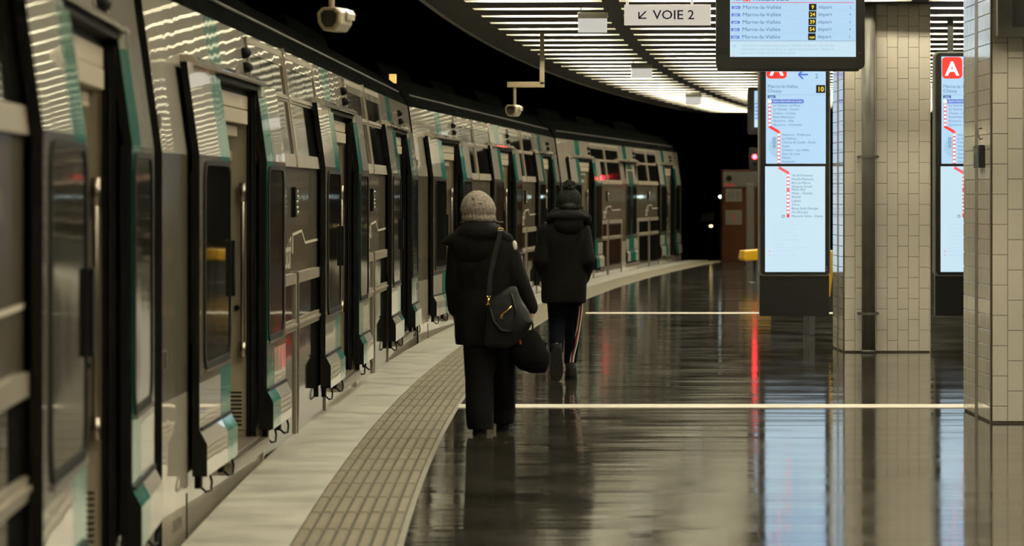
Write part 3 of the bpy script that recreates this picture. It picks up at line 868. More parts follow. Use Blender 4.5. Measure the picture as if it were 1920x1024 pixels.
def pillar(x, d, width, depth, label, ncols_front, side_tiles, side_rows):
    """x, d: front left corner; front faces the camera, left side faces the train"""
    P = empty('tiled_pillar', (x, d, 0))
    mb = MB(); mb.box(0.0, width, 0.0, depth, -0.02, 3.80); core = mb.build('core', M['grout'], P)
    ztop = 3.70
    n_f = int(round(width / TW)); tw = width / n_f
    rest = MB()
    for cidx in range(n_f):
        z = 0.012
        if cidx % 2 == 0:
            if cidx < ncols_front:
                o = inst('tile', tile_half, P, (cidx * tw, 0, z)); o.scale = (tw / TW, 1, 1)
            else:
                rest.box(cidx * tw + 0.003, (cidx + 1) * tw - 0.003, -0.01, 0, z + 0.003, z + TH/2 - 0.003)
            z += TH / 2
        while z + TH <= ztop:
            if cidx < ncols_front and z < 3.45:
                o = inst('tile', tile_up, P, (cidx * tw, 0, z)); o.scale = (tw / TW, 1, 1)
            else:
                rest.box(cidx * tw + 0.003, (cidx + 1) * tw - 0.003, -0.01, 0, z + 0.003, z + TH - 0.003)
            z += TH
    # left side: flat-laid tiles either side of a metal strip
    halves = [(0.03, depth/2 - 0.09), (depth/2 + 0.09, depth - 0.02)]
    nrow = int(ztop / TW)
    for (y0, y1) in halves:
        nc = 3; w = (y1 - y0) / nc
        for r in range(nrow):
            for k in range(nc):
                if side_tiles and r < side_rows:
                    o = inst('tile', tile_flat, P, (0, y1 - k * w, 0.012 + r * TW), (0, 0, -math.pi/2))
                    o.scale = (w / TH, 1, 1)
                else:
                    rest.box(-0.01, 0, y0 + k * w + 0.003, y0 + (k + 1) * w - 0.003, 0.012 + r * TW + 0.003, 0.012 + (r + 1) * TW - 0.003)
    # right and back faces
    for r in range(int(ztop / TH)):
        for k in range(int(depth / TW)):
            rest.box(width, width + 0.01, k * TW + 0.003, (k + 1) * TW - 0.003, r * TH + 0.003, (r + 1) * TH - 0.003)
        for k in range(n_f):
            rest.box(k * tw + 0.003, (k + 1) * tw - 0.003, depth, depth + 0.01, r * TH + 0.003, (r + 1) * TH - 0.003)
    tag(rest.build('tile_field', M['tile'], P), kind='stuff')
    mb = MB(); mb.box(-0.012, -0.0, depth/2 - 0.085, depth/2 + 0.085, 0.0, 3.75); mb.build('joint_cover', M['strip'], P, bevel=0.003)
    mb = MB(); mb.box(-0.011, 0.001, -0.011, 0.025, 0.0, 3.75); mb.build('corner_bead', M['bead'], P)
    tag(P, label, 'pillar', 'cream tiled pillars on the platform')
    return P
xN = (1860 - 960) * 25.95 / FPX
near_pillar = pillar(xN, 25.95, 0.86, 1.58, 'nearest cream tiled pillar cut off by the right edge', 4, True, 28)
xF = (1583 - 960) * 37.5 / FPX
far_pillar = pillar(xF, 37.5, 0.857, 1.24, 'farther cream tiled pillar with a grey pipe on its front', 8, False, 0)
# small switch and hook on the side of the near pillar
mb = MB(); mb.box(xN - 0.055, xN - 0.012, 26.25, 26.55, at(0, 315, 26.4).z, at(0, 272, 26.4).z)
sw = mb.build('key_switch', M['black'], None, bevel=0.006); tag(sw, 'small black switch box on the near pillar\'s side', 'switch')
mb = MB(); mb.box(xN - 0.058, xN - 0.054, 26.30, 26.5, at(0, 290, 26.4).z, at(0, 278, 26.4).z); mb.build('label_plate', M['pipe'], sw)
mb = MB(); pz = at(0, 262, 26.4).z
mb.tube([(xN - 0.012, 26.4, pz + 0.08), (xN - 0.04, 26.4, pz + 0.08), (xN - 0.045, 26.38, pz + 0.04), (xN - 0.03, 26.36, pz), (xN - 0.014, 26.36, pz + 0.01)], 0.006, 6)
tag(mb.build('wall_hook', M['black'], None, smooth=True), 'thin bent hook above the black switch box', 'hook')

# pipe in front of the far pillar
pp = empty('drain_pipe', ((1628.5 - 960) * 37.36 / FPX, 37.36, 0))
mb = MB(); mb.tube([(0, 0, 0), (0, 0, 3.72)], 0.069, 20); mb.build('pipe', M['pipe'], pp, smooth=True)
mb = MB(); mb.tube([(0, 0, 0.0), (0, 0, 0.03)], 0.078, 20); mb.build('foot_collar', M['pipe'], pp, smooth=True)
for py in (294, 588):
    z = at(0, py, 37.36).z
    mb = MB(); mb.tube([(0, 0, z - 0.014), (0, 0, z + 0.014)], 0.076, 20)
    mb.box(-0.10, 0.10, -0.012, 0.012, z - 0.014, z + 0.014)
    mb.tube([(-0.092, -0.02, z), (-0.092, 0.12, z)], 0.014, 8)
    mb.tube([(0.092, -0.02, z), (0.092, 0.12, z)], 0.014, 8)
    mb.build('clamp', M['pipe'], pp)
tag(pp, 'grey vertical pipe with two clamps on the far pillar', 'pipe')

# monitor on the near pillar
mz = at(0, 70, 25.9).z
mo = empty('monitor', (xN + 0.02, 25.93, mz))
mb = MB(); mb.ring(rrect(0.0, 1.02, 0.0, 0.66, 0.01, 1), rrect(0.10, 0.92, 0.065, 0.60, 0.005, 1), 'y', -0.14, -0.02); mb.build('frame', M['pipe'], mo)
mb = MB(); mb.box(0.09, 0.93, -0.10, -0.08, 0.06, 0.61); mb.build('screen', M['black'], mo)
tag(mo, 'dark monitor in a grey frame, top right corner on pillar', 'monitor')

# ------------------------------------------------------------------ information totems
def totem(dx_px, label):
    d = 40.2
    T = empty('information_totem', ((1490 + dx_px - 960) * d / FPX, d, 0))
    k = d / FPX
    def X(px): return (px - 1490) * k
    def Z(py): return EYE - (py - HORIZON) * k
    mb = MB(); mb.prism(rrect(X(1423), X(1557), Z(518), Z(97), 0.05, 5), 'y', 0.0, 0.20); cas = mb.build('casing', M['rim'], T, bevel=0.004)
    mb = MB(); mb.prism(rrect(X(1425.5), X(1554.5), Z(515.5), Z(99.5), 0.045, 5), 'y', -0.006, 0.002); mb.build('front_glass', M['black'], T)
    mb = MB(); mb.box(X(1425), X(1555), 0.03, 0.17, Z(593), Z(517)); mb.build('lower_panel', M['black'], T, bevel=0.004)
    for px in (1455, 1525):
        mb = MB(); mb.box(X(px) - 0.03, X(px) + 0.03, 0.07, 0.13, Z(98), 3.80); mb.build('hanger', M['slat'], T)
    f = -0.008
    mb = MB(); mb.box(X(1436), X(1548), f - 0.002, f, Z(307), Z(106)); s1 = mb.build('screen', M['screen'], T)
    mb = MB(); mb.box(X(1434.5), X(1547), f - 0.002, f, Z(510), Z(312)); s2 = mb.build('screen', M['screen2'], T)
    t = f - 0.004
    def rect(name, x0, x1, y0, y1, m, par, r=0.0, lift=0.0):
        mb = MB()
        if r: mb.prism(rrect(X(x0), X(x1), Z(y1), Z(y0), r, 3), 'y', t - lift - 0.001, t - lift)
        else: mb.box(X(x0), X(x1), t - lift - 0.001, t - lift, Z(y1), Z(y0))
        return mb.build(name, m, par)
    def tx(body, px, py, h, m, par, bold=0.0, align='LEFT', sx=1.0, lift=0.002):
        return text(body, h * k * 1.38, m, par, (X(px), t - lift, Z(py)), align=align, bold=bold, sx=sx)
    # header
    rect('line_badge', 1437, 1475, 107, 147.5, M['s_red'], s1, 0.04)
    tx('A', 1456, 141, 26, M['s_white'], s1, bold=0.006, align='CENTER')
    mb = MB()
    ax, ay = 1497, 140
    for (p, q) in (((1497, 140), (1515, 140)), ((1497, 140), (1505.5, 132)), ((1497, 140), (1505.5, 148))):
        a = Vector((X(p[0]), 0, Z(p[1]))); b = Vector((X(q[0]), 0, Z(q[1])))
        n = (b - a).normalized(); w = Vector((-n.z, 0, n.x)) * 0.008
        mb.add([(v.x, t - 0.001, v.z) for v in (a - w, b - w, b + w, a + w)], [(0, 1, 2, 3)])
    mb.build('arrow', M['s_blue'], s1, recalc=False)
    rect('track_box', 1521, 1541, 126, 149, M['s_faint'], s1, 0.012)
    rect('track_box', 1522, 1540, 127, 148, M['screen'], s1, 0.010, lift=0.001)
    tx('voie', 1531, 134, 5, M['s_slate'], s1, align='CENTER', lift=0.004)
    tx('2', 1531, 147, 9, M['s_slate'], s1, align='CENTER', lift=0.004)
    tx('Marne-la-Vallée', 1439, 165, 6.6, M['s_slate'], s1)
    tx('Chessy', 1439, 173.5, 6.6, M['s_slate'], s1)
    rect('minutes_box', 1530, 1547, 159.5, 174.5, M['s_black'], s1)
    tx('10', 1538.5, 171.5, 9.0, M['s_yellow'], s1, bold=0.0015, align='CENTER')
    rect('header_rule', 1436, 1548, 177.3, 178.2, M['s_pale'], s1)
    rect('date_badge', 1439, 1454, 179, 184, M['s_navy'], s1)
    tx('quais', 1446.5, 183, 3.2, M['s_white'], s1, align='CENTER', lift=0.003)
    # line diagram
    def seg(x0, y0, x1, y1, m, par, w=2.6):
        a = Vector((X(x0), 0, Z(y0))); b = Vector((X(x1), 0, Z(y1)))
        n = (b - a).normalized(); q = Vector((-n.z, 0, n.x)) * (w * k)
        mb = MB(); mb.add([(v.x, t - 0.001, v.z) for v in (a - q, b - q, b + q, a + q)], [(0, 1, 2, 3)])
        mb.build('line_segment', m, par, recalc=False)
    def dot(px, py, r, m, par, lift=0.003, ring=False):
        mb = MB()
        if ring:
            cs = [(X(px) + r * k * math.cos(a), Z(py) + r * k * math.sin(a)) for a in [i * math.pi / 6 for i in range(12)]]
            ci = [(X(px) + r * .65 * k * math.cos(a), Z(py) + r * .65 * k * math.sin(a)) for a in [i * math.pi / 6 for i in range(12)]]
            mb.ring(cs, ci, 'y', t - lift - 0.001, t - lift)
        else:
            mb.prism([(X(px) + r * k * math.cos(a), Z(py) + r * k * math.sin(a)) for a in [i * math.pi / 5 for i in range(10)]], 'y', t - lift - 0.001, t - lift)
        mb.build('station_dot', m, par)
    seg(1443, 190, 1443, 238, M['s_pink'], s1)
    seg(1442, 237, 1460, 247.5, M['s_red'], s1)
    seg(1460, 246, 1460, 307, M['s_pink'], s1)
    rect('station_highlight', 1442, 1507, 186.4, 194.0, M['s_badge'], s1, 0.014)
    tx('Saint-Germain-en-Laye', 1449, 191.6, 4.0, M['s_white'], s1, sx=1.08)
    dot(1443, 190.3, 4.0, M['s_white'], s1)
    L1 = ['Le Vésinet - Le Pecq', 'Le Vésinet - Centre', 'Chatou - Croissy', 'Rueil-Malmaison', 'Nanterre - Ville', 'Nanterre - Université']
    for i, st_ in enumerate(L1):
        y = 197.8 + i * 7.25
        dot(1443, y, 2.5, M['s_white'], s1)
        tx(st_, 1449.5, y + 1.9, 4.4, M['s_slate'], s1)
    L2 = ['Nanterre - Préfecture', 'La Défense', 'Charles de Gaulle - Étoile', 'Auber', 'Châtelet - Les Halles', 'Gare de Lyon', 'Nation', 'Vincennes']
    mb = MB()
    cx_, cy_ = X(1458), Z(276)
    pts = [(cx_ + 17 * k * math.cos(a), cy_ + 19 * k * math.sin(a)) for a in [math.pi * 0.5 + i * math.pi / 10 for i in range(11)]]
    mb.prism(pts, 'y', t - 0.0008, t); mb.build('zone_disc', M['scrband'], s1)
    for i, st_ in enumerate(L2):
        y = 252.8 + i * 7.15
        dot(1460, y, 2.5, M['s_white'], s1)
        tx(st_, 1466, y + 1.9, 4.4, M['s_slate'], s1)
        if i in (1, 2, 3): dot(1451.5, y, 3.0, M['s_navy'], s1, ring=True)
    # lower screen
    seg(1460, 314, 1477.5, 324, M['s_pink'], s2)
    seg(1477.5, 323, 1477.5, 405, M['s_pink'], s2)
    L3 = [('Val de Fontenay', 329), ('Neuilly-Plaisance', 336), ('Bry-sur-Marne', 343), ('Noisy-le-Grand', 350), ('Mont d\'Est', 355.5),
          ('Noisy - Champs', 362.5), ('Noisiel', 369.5), ('Lognes', 376.5), ('Torcy', 384), ('Bussy-Saint-Georges', 391), ('Val d\'Europe', 398)]
    for st_, y in L3:
        if st_ != 'Mont d\'Est': dot(1477.5, y, 2.5, M['s_white'], s2)
        tx(st_, 1484, y + 1.8, 4.4, M['s_slate'], s2)
    dot(1477.5, 405.5, 2.7, M['s_red'], s2)
    dot(1468.5, 405.5, 3.0, M['s_navy'], s2, ring=True)
    tx('Marne la Vallée - Chessy', 1484, 407.2, 4.3, M['s_slate'], s2)
    L4 = ['Fontenay-sous-Bois', 'Nogent-sur-Marne', 'Joinville-le-Pont', 'Saint-Maur - Créteil', 'Le Parc de Saint-Maur', 'Champigny',
          'La Varenne - Chennevières', 'Sucy - Bonneuil', 'Boissy-Saint-Léger']
    for i, st_ in enumerate(L4):
        tx(st_, 1449, 422.5 + i * 7.2, 4.2, M['s_faint'], s2)
        if i > 6:
            tx('x', 1441, 422.5 + i * 7.2, 4.6, M['s_pink'], s2)
    rect('status_light', 1549.6, 1551.2, 500, 502, M['s_blue'], s2)
    rect('status_light', 1549.6, 1551.2, 505, 507, M['s_red'], s2)
    tag(T, label, 'information screen', 'tall station list screens')
    return T
t1 = totem(0, 'tall hanging line-map screen left of the far pillar')
# ------------------------------------------------------------------ departure boards
def board(px0, px1, py_bot, d, label, full=True):
    k = d / FPX
    Wd = 279 * 32.0 / FPX
    B = empty('departure_board', (at(px0, 0, d).x, d, 0))
    kk = 32.0 / FPX
    zb = at(0, py_bot, d).z
    def X(px): return (px - 1343) * kk
    def Z(py): return zb - (py - 130) * kk
    mb = MB(); mb.prism(rrect(X(1343), X(1622), Z(130), Z(-50), 0.05, 4), 'y', 0.02, 0.12); mb.build('casing', M['black'], B, bevel=0.008)
    mb = MB(); mb.box(X(1347), X(1612), 0.05, 0.19, Z(133), Z(-30)); mb.build('back_box', M['black'], B, bevel=0.01)
    for px in (1400, 1560):
        mb = MB(); mb.tube([(X(px), 0.08, Z(-48)), (X(px), 0.08, 3.80)], 0.02, 8); mb.build('hanger', M['slat'], B)
    mb = MB(); mb.box(X(1369), X(1605), 0.012, 0.018, Z(106.5), Z(-34)); S = mb.build('screen', M['screen'], B)
    t = 0.010
    def rect(name, x0, x1, y0, y1, m, lift=0.0):
        mb = MB(); mb.box(X(x0), X(x1), t - lift - 0.001, t - lift, Z(y1), Z(y0)); return mb.build(name, m, S)
    def tx(body, px, py, h, m, bold=0.0, align='LEFT', sx=1.0, lift=0.003):
        return text(body, h * kk * 1.38, m, S, (X(px), t - lift, Z(py)), align=align, bold=bold, sx=sx)
    rect('header_rule', 1372, 1602, 4.2, 5.4, M['s_pink'])
    rect('notice_panel', 1369, 1605, 77.5, 106.5, M['screen2'])
    rect('notice_rule', 1369, 1605, 76, 77.5, M['s_pale'])
    if full:
        rect('line_badge', 1394, 1407, -10, 2.0, M['s_red'])
        tx('A', 1400.5, 0.5, 8, M['s_white'], bold=0.002, align='CENTER')
        tx('RER', 1376, 0.5, 7, M['s_navy'], bold=0.001)
        tx('Prochains trains', 1412, 1.2, 7.5, M['s_navy'], bold=0.001)
        rows_ = [(13.5, '9', '2', 'QIKI'), (27.3, '24', '4', 'QIKI'), (41.2, '39', '2', 'QIKI'), (55.0, '54', '4', 'QIKI'), (69.0, '1h09', '2', 'QIKI')]
        for (y, mn, tr, code) in rows_:
            sh = -(y - 13.5) * 0.03
            rect('train_code_badge', 1372 + sh, 1388 + sh, y - 2.2, y + 3.2, M['s_badge'])
            tx(code, 1380 + sh, y + 2.2, 3.4, M['s_white'], align='CENTER', sx=1.1)
            tx('Marne-la-Vallée', 1392.5 + sh, y + 3.2, 7.2, M['s_slate'], sx=1.16)
            rect('minutes_box', 1517 + sh, 1531 + sh, y - 6.5, y + 5.9, M['s_black'])
            tx(mn, 1524 + sh, y + 3.0, 7.2 if len(mn) < 3 else 3.8, M['s_yellow'], bold=0.001, align='CENTER')
            tx('départ', 1534 + sh, y + 2.6, 6.6, M['s_slate'], sx=1.1)
            rect('track_box', 1590 + sh, 1599.5 + sh, y - 5, y + 3.8, M['s_faint'])
            rect('track_box', 1590.6 + sh, 1598.9 + sh, y - 4.4, y + 3.2, M['screen'], lift=0.001)
            tx(tr, 1594.8 + sh, y + 2.2, 5.0, M['s_slate'], align='CENTER', lift=0.004)
            rect('row_rule', 1371, 1603, y + 6.6, y + 7.1, M['scrband'])
        rect('info_box', 1373, 1381, 82, 89.5, M['s_faint'])
        tx('i', 1377, 88.3, 5.4, M['s_slate'], align='CENTER')
        for i, ln in enumerate(['Information complémentaire pour l\'incident de Boissy : des bus de',
                                'substitution sont mis en place au départ de La Varenne - Boissy et',
                                'assurent la liaison entre les deux gares.']):
            tx(ln, 1390, 87.2 + i * 6.9, 4.6, M['s_pale'], sx=1.02)
        tx('Q', 1373, 106, 3.4, M['s_pink'])
        rect('status_light', 1611, 1613, 98, 99.2, M['s_red'], lift=-0.009)
    else:
        for y in (13, 27, 41, 55, 69):
            rect('row_text', 1372, 1450, y, y + 5, M['s_badge'])
    tag(B, label, 'departure board', 'departure boards hung from the ceiling')
board(1343, 1622, 130, 32.0, 'large hanging departure board listing five trains')
board(1402, 1500, 250, 66.0, 'distant departure board half hidden by the line-map screen', full=False)

# hanging track sign
d = 31.8
sg = empty('track_sign', (at(1171, 0, d).x, d, at(0, 47, d).z))
k = d / FPX
W_, H_ = (1333 - 1171) * k, (47 - 8.5) * k
mb = MB(); mb.box(0, W_, 0, 0.07, 0, H_); mb.build('panel', M['signface'], sg, bevel=0.004)
for x in (0.025, W_ - 0.16, ):
    mb = MB(); mb.box(x - 0.012, x + 0.012, 0.025, 0.045, H_, 3.80 - sg.location.z); mb.build('hanger', M['signface'], sg)
text('VOIE 2', 17.5 * k * 1.40, M['signink'], sg, ((1224 - 1171) * k, -0.003, (47 - 36) * k), bold=0.0012, sx=1.08)
mb = MB()
for (p, q) in (((1198, 34), (1211.5, 21)), ((1198, 35), (1198, 22.5)), ((1197, 34.2), (1212, 34.2))):
    a = Vector(((p[0] - 1171) * k, 0, (47 - p[1]) * k)); b = Vector(((q[0] - 1171) * k, 0, (47 - q[1]) * k))
    n = (b - a).normalized(); w = Vector((-n.z, 0, n.x)) * 0.006
    mb.add([(v.x, -0.003, v.z) for v in (a - w, b - w, b + w, a + w)], [(0, 1, 2, 3)])
mb.build('arrow', M['signink'], sg, recalc=False)
tag(sg, 'white hanging sign with an arrow reading VOIE 2', 'sign')
bake_texts()
index_kids()
t2 = copy_tree(t1)
t2.location.x = (1490 + 329 - 960) * 40.2 / FPX
t2['label'] = 'tall hanging line-map screen between the two pillars'

# ------------------------------------------------------------------ cctv cameras
def cctv(px, py, d, label, arm, yaw):
    c = at(px, py, d)
    E = empty('cctv_camera', c)
    H = empty('housing', (0, 0, 0), yaw, E)
    oc = [(-0.045, 0.065), (0.045, 0.065), (0.072, 0.035), (0.066, -0.030), (0.035, -0.072), (-0.035, -0.072), (-0.066, -0.030), (-0.072, 0.035)]
    mb = MB(); mb.prism(oc, 'y', -0.10, 0.14); mb.build('shell', M['cctv'], H, bevel=0.006)
    mb = MB(); mb.ring([(x * 0.93, z * 0.93) for x, z in oc], [(x * 0.72, z * 0.72) for x, z in oc], 'y', -0.125, -0.099); mb.build('front_bezel', M['bracket'], H)
    mb = MB(); mb.prism([(x * 0.73, z * 0.73) for x, z in oc], 'y', -0.108, -0.100); mb.build('window', M['cctvglass'], H)
    mb = MB(); mb.prism([(0.073, 0.055), (0.090, 0.030), (0.084, -0.005), (0.072, 0.02)], 'y', -0.02, 0.13); mb.build('sunshield', M['cctv'], H)
    z0 = 0.075
    if arm:
        zt = at(0, 158, d).z - c.z
        k = d / FPX
        mb = MB(); mb.tube([((965 - px) * k, 0.08, z0 - 0.02), ((965 - px) * k, 0.08, zt)], 0.018, 8); mb.build('stem', M['bracket'], E)
        mb = MB(); mb.box((951 - px) * k, (1021 - px) * k, 0.05, 0.11, zt - 0.035, zt + 0.03); mb.build('arm', M['bracket'], E, bevel=0.003)
        mb = MB(); mb.box((1012 - px) * k, (1021 - px) * k, 0.05, 0.11, zt - 0.0, 3.80 - c.z); mb.build('drop_post', M['bracket'], E, bevel=0.003)
    else:
        mb = MB(); mb.tube([(-0.02, 0.08, z0 - 0.02), (-0.02, 0.08, 0.40)], 0.018, 8); mb.build('stem', M['bracket'], E)
        mb = MB(); mb.box(-0.06, 0.40, 0.05, 0.11, 0.40, 0.46); mb.build('arm', M['bracket'], E, bevel=0.003)
        mb = MB(); mb.box(0.34, 0.40, 0.05, 0.11, 0.40, 3.80 - c.z); mb.build('drop_post', M['bracket'], E, bevel=0.003)
    tag(E, label, 'security camera', 'security cameras above the platform edge')
cctv(627, 36, 21.8, 'large near security camera hanging at the top of the picture', False, math.radians(-14))
cctv(962, 207, 44.0, 'far security camera hanging from a bent bracket', True, math.radians(-14))

# ------------------------------------------------------------------ yellow seats
def seat(x, d, yaw, label):
    S = empty('platform_seat', (x, d, 0), yaw)
    # local: faces -x, backrest at +x
    mb = MB()
    prof = [(-0.23, 0.44), (-0.21, 0.46), (0.10, 0.445), (0.16, 0.47), (0.215, 0.94), (0.235, 0.96), (0.255, 0.94), (0.20, 0.44), (0.13, 0.41), (-0.2, 0.425)]
    mb.prism(prof, 'y', -0.21, 0.21); mb.build('shell', M['yellow'], S, bevel=0.012)
    for y in (-0.12, 0.12):
        mb = MB(); mb.box(-0.03, 0.03, y - 0.03, y + 0.03, 0.0, 0.425); mb.build('leg', M['legs'], S, bevel=0.004)
    mb = MB(); mb.box(-0.05, 0.05, -0.21, 0.21, 0.38, 0.425); mb.build('beam', M['legs'], S)
    tag(S, label, 'seat', 'yellow platform seats')
seat(3.365, 42.0, 0, 'yellow seat behind the line-map screen beside the far pillar')
seat(3.365, 42.55, 0, 'second yellow seat further along beside the far pillar')
def perch(x, d, label):
    S = empty('perch_seat', (x, d, 0), math.radians(8))
    mb = MB(); mb.prism([(-0.17, 0.40), (-0.19, 0.44), (-0.17, 0.585), (0.30, 0.62), (0.30, 0.43)], 'y', -0.25, 0.25); mb.build('shell', M['yellow'], S, bevel=0.02)
    for y in (-0.15, 0.15):
        mb = MB(); mb.box(0.06, 0.12, y - 0.03, y + 0.03, 0.0, 0.42); mb.build('leg', M['legs'], S, bevel=0.004)
    mb = MB(); mb.box(-0.05, 0.22, -0.2, 0.2, 0.0, 0.02); mb.build('foot_plate', M['legs'], S)
    tag(S, label, 'seat', 'yellow platform seats')
perch(at(1409, 0, 66).x, 66.0, 'backless yellow seat seen left of the line-map screen')

# ------------------------------------------------------------------ far end of the platform
cb = empty('technical_cabinet', (at(1354, 0, 87).x, 87.0, 0))
mb = MB(); mb.box(0, 0.86, 0, 0.5, 0, 2.14); mb.build('body', M['cabinet'], cb, bevel=0.01)
mb = MB(); mb.box(0.02, 0.84, -0.015, 0.0, 1.74, 2.10); sgp = mb.build('warning_panel', M['postgrey'], cb)
mb = MB(); mb.tube([(0.16, -0.018, 1.94), (0.16, -0.015, 1.94)], 0.07, 12); mb.build('warning_mark', M['rubber'], sgp)
mb = MB(); mb.box(0.05, 0.30, -0.018, -0.015, 1.76, 1.82); mb.build('warning_mark', M['noticered'], sgp)
for z0, z1 in ((1.40, 1.70), (0.86, 1.20)):
    mb = MB(); mb.box(0.08, 0.46, -0.012, 0.0, z0, z1); nt_ = mb.build('notice', M['paper'], cb)
    if z0 < 1:
        mb = MB(); mb.tube([(0.27, -0.015, 1.07), (0.27, -0.012, 1.07)], 0.045, 10); mb.box(0.25, 0.29, -0.015, -0.012, 0.93, 1.05); mb.box(0.21, 0.33, -0.015, -0.012, 0.92, 0.945)
        mb.build('notice_mark', M['noticered'], nt_)
    else:
        mb = MB()
        for q in (0.13, 0.22, 0.33): mb.box(q, q + 0.07, -0.014, -0.012, z0 + 0.06, z1 - 0.06)
        mb.build('notice_mark', M['postgrey'], nt_)
tag(cb, 'orange-brown cabinet with paper notices at the platform end', 'cabinet')
ps = empty('steel_post', (at(1400, 0, 80).x, 80.0, 0))
mb = MB(); mb.box(0.0, 0.16, 0, 0.16, 0, 1.80); mb.build('shaft', M['postgrey'], ps, bevel=0.01)
mb = MB(); mb.box(-0.03, 0.19, -0.03, 0.19, 0, 0.03); mb.build('base_plate', M['postgrey'], ps)
tag(ps, 'grey-beige post standing before the orange cabinet', 'post')
def lamp(px, py, d, m, label, w, h, top):
    c = at(px, py, d)
    E = empty('tunnel_lamp', c)
    mb = MB(); mb.ball((0, 0, 0), w, 0.05, h, 12, 6); mb.build('lens', m, E, smooth=True)
    mb = MB(); mb.box(-w * 0.8, w * 0.8, 0.02, 0.10, h * 0.4, h * 0.4 + 0.05); mb.build('fitting', M['dark'], E)
    mb = MB(); mb.tube([(0, 0.07, h * 0.4), (0, 0.07, (top - c.z))], 0.02, 6); mb.build('support', M['dark'], E)
    tag(E, label, 'lamp')
lamp(1352, 369, 88.5, M['whitelamp'], 'tiny white lamp left of the orange cabinet', 0.06, 0.035, 0.0)
lamp(1333, 424, 100, M['yellowlamp'], 'tiny yellow lamp low in the dark tunnel mouth', 0.05, 0.03, -1.15)
c = at(1328, 408, 101)
bs = empty('marker_board', c)
mb = MB(); mb.prism([(-0.2, -0.12), (0.15, -0.08), (0.17, 0.15), (-0.19, 0.1)], 'y', 0, 0.03); mb.build('plate', M['bracket'], bs)
mb = MB(); mb.box(-0.03, 0.03, 0.03, 0.07, -c.z - 1.15, 0.05); mb.build('post', M['dark'], bs)
tag(bs, 'dim beige plate above the tiny yellow tunnel lamp', 'sign')
# departure signal with its red light
c = at(1415, 294, 88.0)
sgn = empty('signal', c)
mb = MB(); mb.prism(rrect(-0.13, 0.13, -0.30, 0.22, 0.05, 4), 'y', 0.02, 0.16); mb.build('head', M['black'], sgn)
mb = MB(); mb.ball((0, 0.0, 0), 0.055, 0.03, 0.055, 14, 8); mb.build('red_lens', M['redlamp'], sgn, smooth=True)
mb = MB(); mb.tube([(0, 0.02, -0.17), (0, -0.03, -0.17)], 0.055, 14); mb.build('dark_lens', M['rubber'], sgn)
mb = MB(); mb.box(-0.04, 0.04, 0.06, 0.12, -c.z, -0.3); mb.build('mast', M['dark'], sgn)
tag(sgn, 'signal with a red light beside the line-map screen', 'signal')

# ------------------------------------------------------------------ people
def finger_set(mb, palm, dirv, side, up, curl, sc=1.0):
    """four unequal bent fingers and a thumb leaving the side of the palm"""
    dirv = Vector(dirv).normalized(); side = Vector(side).normalized(); up = Vector(up).normalized()
    palm = Vector(palm)
    lens = [0.072, 0.080, 0.074, 0.058]
    for i, L_ in enumerate(lens):
        b = palm + dirv * 0.045 + side * (0.027 - 0.018 * i)
        pts = [b - dirv * 0.02, b]
        a = 0.0
        q = b
        for sgm in (0.45, 0.32, 0.23):
            a += curl
            q = q + (dirv * math.cos(a) + up * math.sin(a)) * L_ * sgm * sc
            pts.append(q)
        mb.tube(pts, [0.010, 0.010, 0.0095, 0.009, 0.0075], 8)
    b = palm - dirv * 0.015 + side * 0.028
    pts = [b, b + side * 0.024 + dirv * 0.018 + up * 0.006, b + side * 0.032 + dirv * 0.045 + up * 0.016, b + side * 0.026 + dirv * 0.066 + up * 0.026]
    mb.tube(pts, [0.012, 0.0115, 0.010, 0.008], 8)

def limb(mb, pts, rads, n=6, seg=14):
    P = []; Rr = []
    pts = [Vector(p) for p in pts]
    for i in range(len(pts) - 1):
        for k in range(n):
            t = k / n
            P.append(pts[i].lerp(pts[i+1], t)); Rr.append(rads[i] * (1 - t) + rads[i+1] * t)
    P.append(pts[-1]); Rr.append(rads[-1])
    mb.tube(P, Rr, seg)
    for p, r in zip(pts, rads): mb.ball(p, r * 0.99, r * 0.99, r * 0.99, 12, 8)

def head(mb, c, r=1.0):
    """head facing +y with face, ears"""
    x, y, z = c
    mb.ball((x, y, z), 0.076 * r, 0.095 * r, 0.112 * r, 20, 14)
    mb.ball((x, y + 0.035 * r, z - 0.06 * r), 0.056 * r, 0.058 * r, 0.06 * r, 16, 10)
    mb.ball((x, y + 0.092 * r, z - 0.022 * r), 0.013 * r, 0.022 * r, 0.026 * r, 10, 8)
    mb.ball((x, y + 0.085 * r, z - 0.068 * r), 0.026 * r, 0.012 * r, 0.010 * r, 10, 6)
    for s_ in (-1, 1):
        mb.ball((x + s_ * 0.031 * r, y + 0.083 * r, z + 0.008 * r), 0.014 * r, 0.010 * r, 0.008 * r, 10, 6)
        mb.ball((x + s_ * 0.078 * r, y - 0.002, z - 0.02 * r), 0.011 * r, 0.020 * r, 0.033 * r, 10, 8)

# ---- walking woman: origin between her feet
WD = 25.0; wk = WD / FPX
def wx(px): return (px - 905) * wk
def wz(py): return EYE - (py - HORIZON) * wk
wo = empty('person', ((905 - 960) * wk, WD, 0))
hx = wx(898); hz = 1.475
LH = Vector((wx(853), 0.02, wz(592))); RH = Vector((wx(996), -0.04, wz(590)))
mb = MB()
head(mb, (hx, 0.03, hz - 0.01))
limb(mb, [(hx, 0.0, 1.40), (wx(905), -0.01, 1.28)], [0.052, 0.06])
mb.loft([(wx(912), 0, 0.72, .13, .09), (wx(912), 0, 0.85, .155, .105), (wx(912), 0, 0.98, .135, .09), (wx(908), -.01, 1.12, .145, .095), (wx(906), -.01, 1.25, .15, .085), (wx(905), -.01, 1.31, .09, .06)], 20)
limb(mb, [(wx(860), 0, 1.25), (wx(848), -0.03, 0.98), LH + Vector((0, 0, 0.05))], [0.048, 0.040, 0.026])
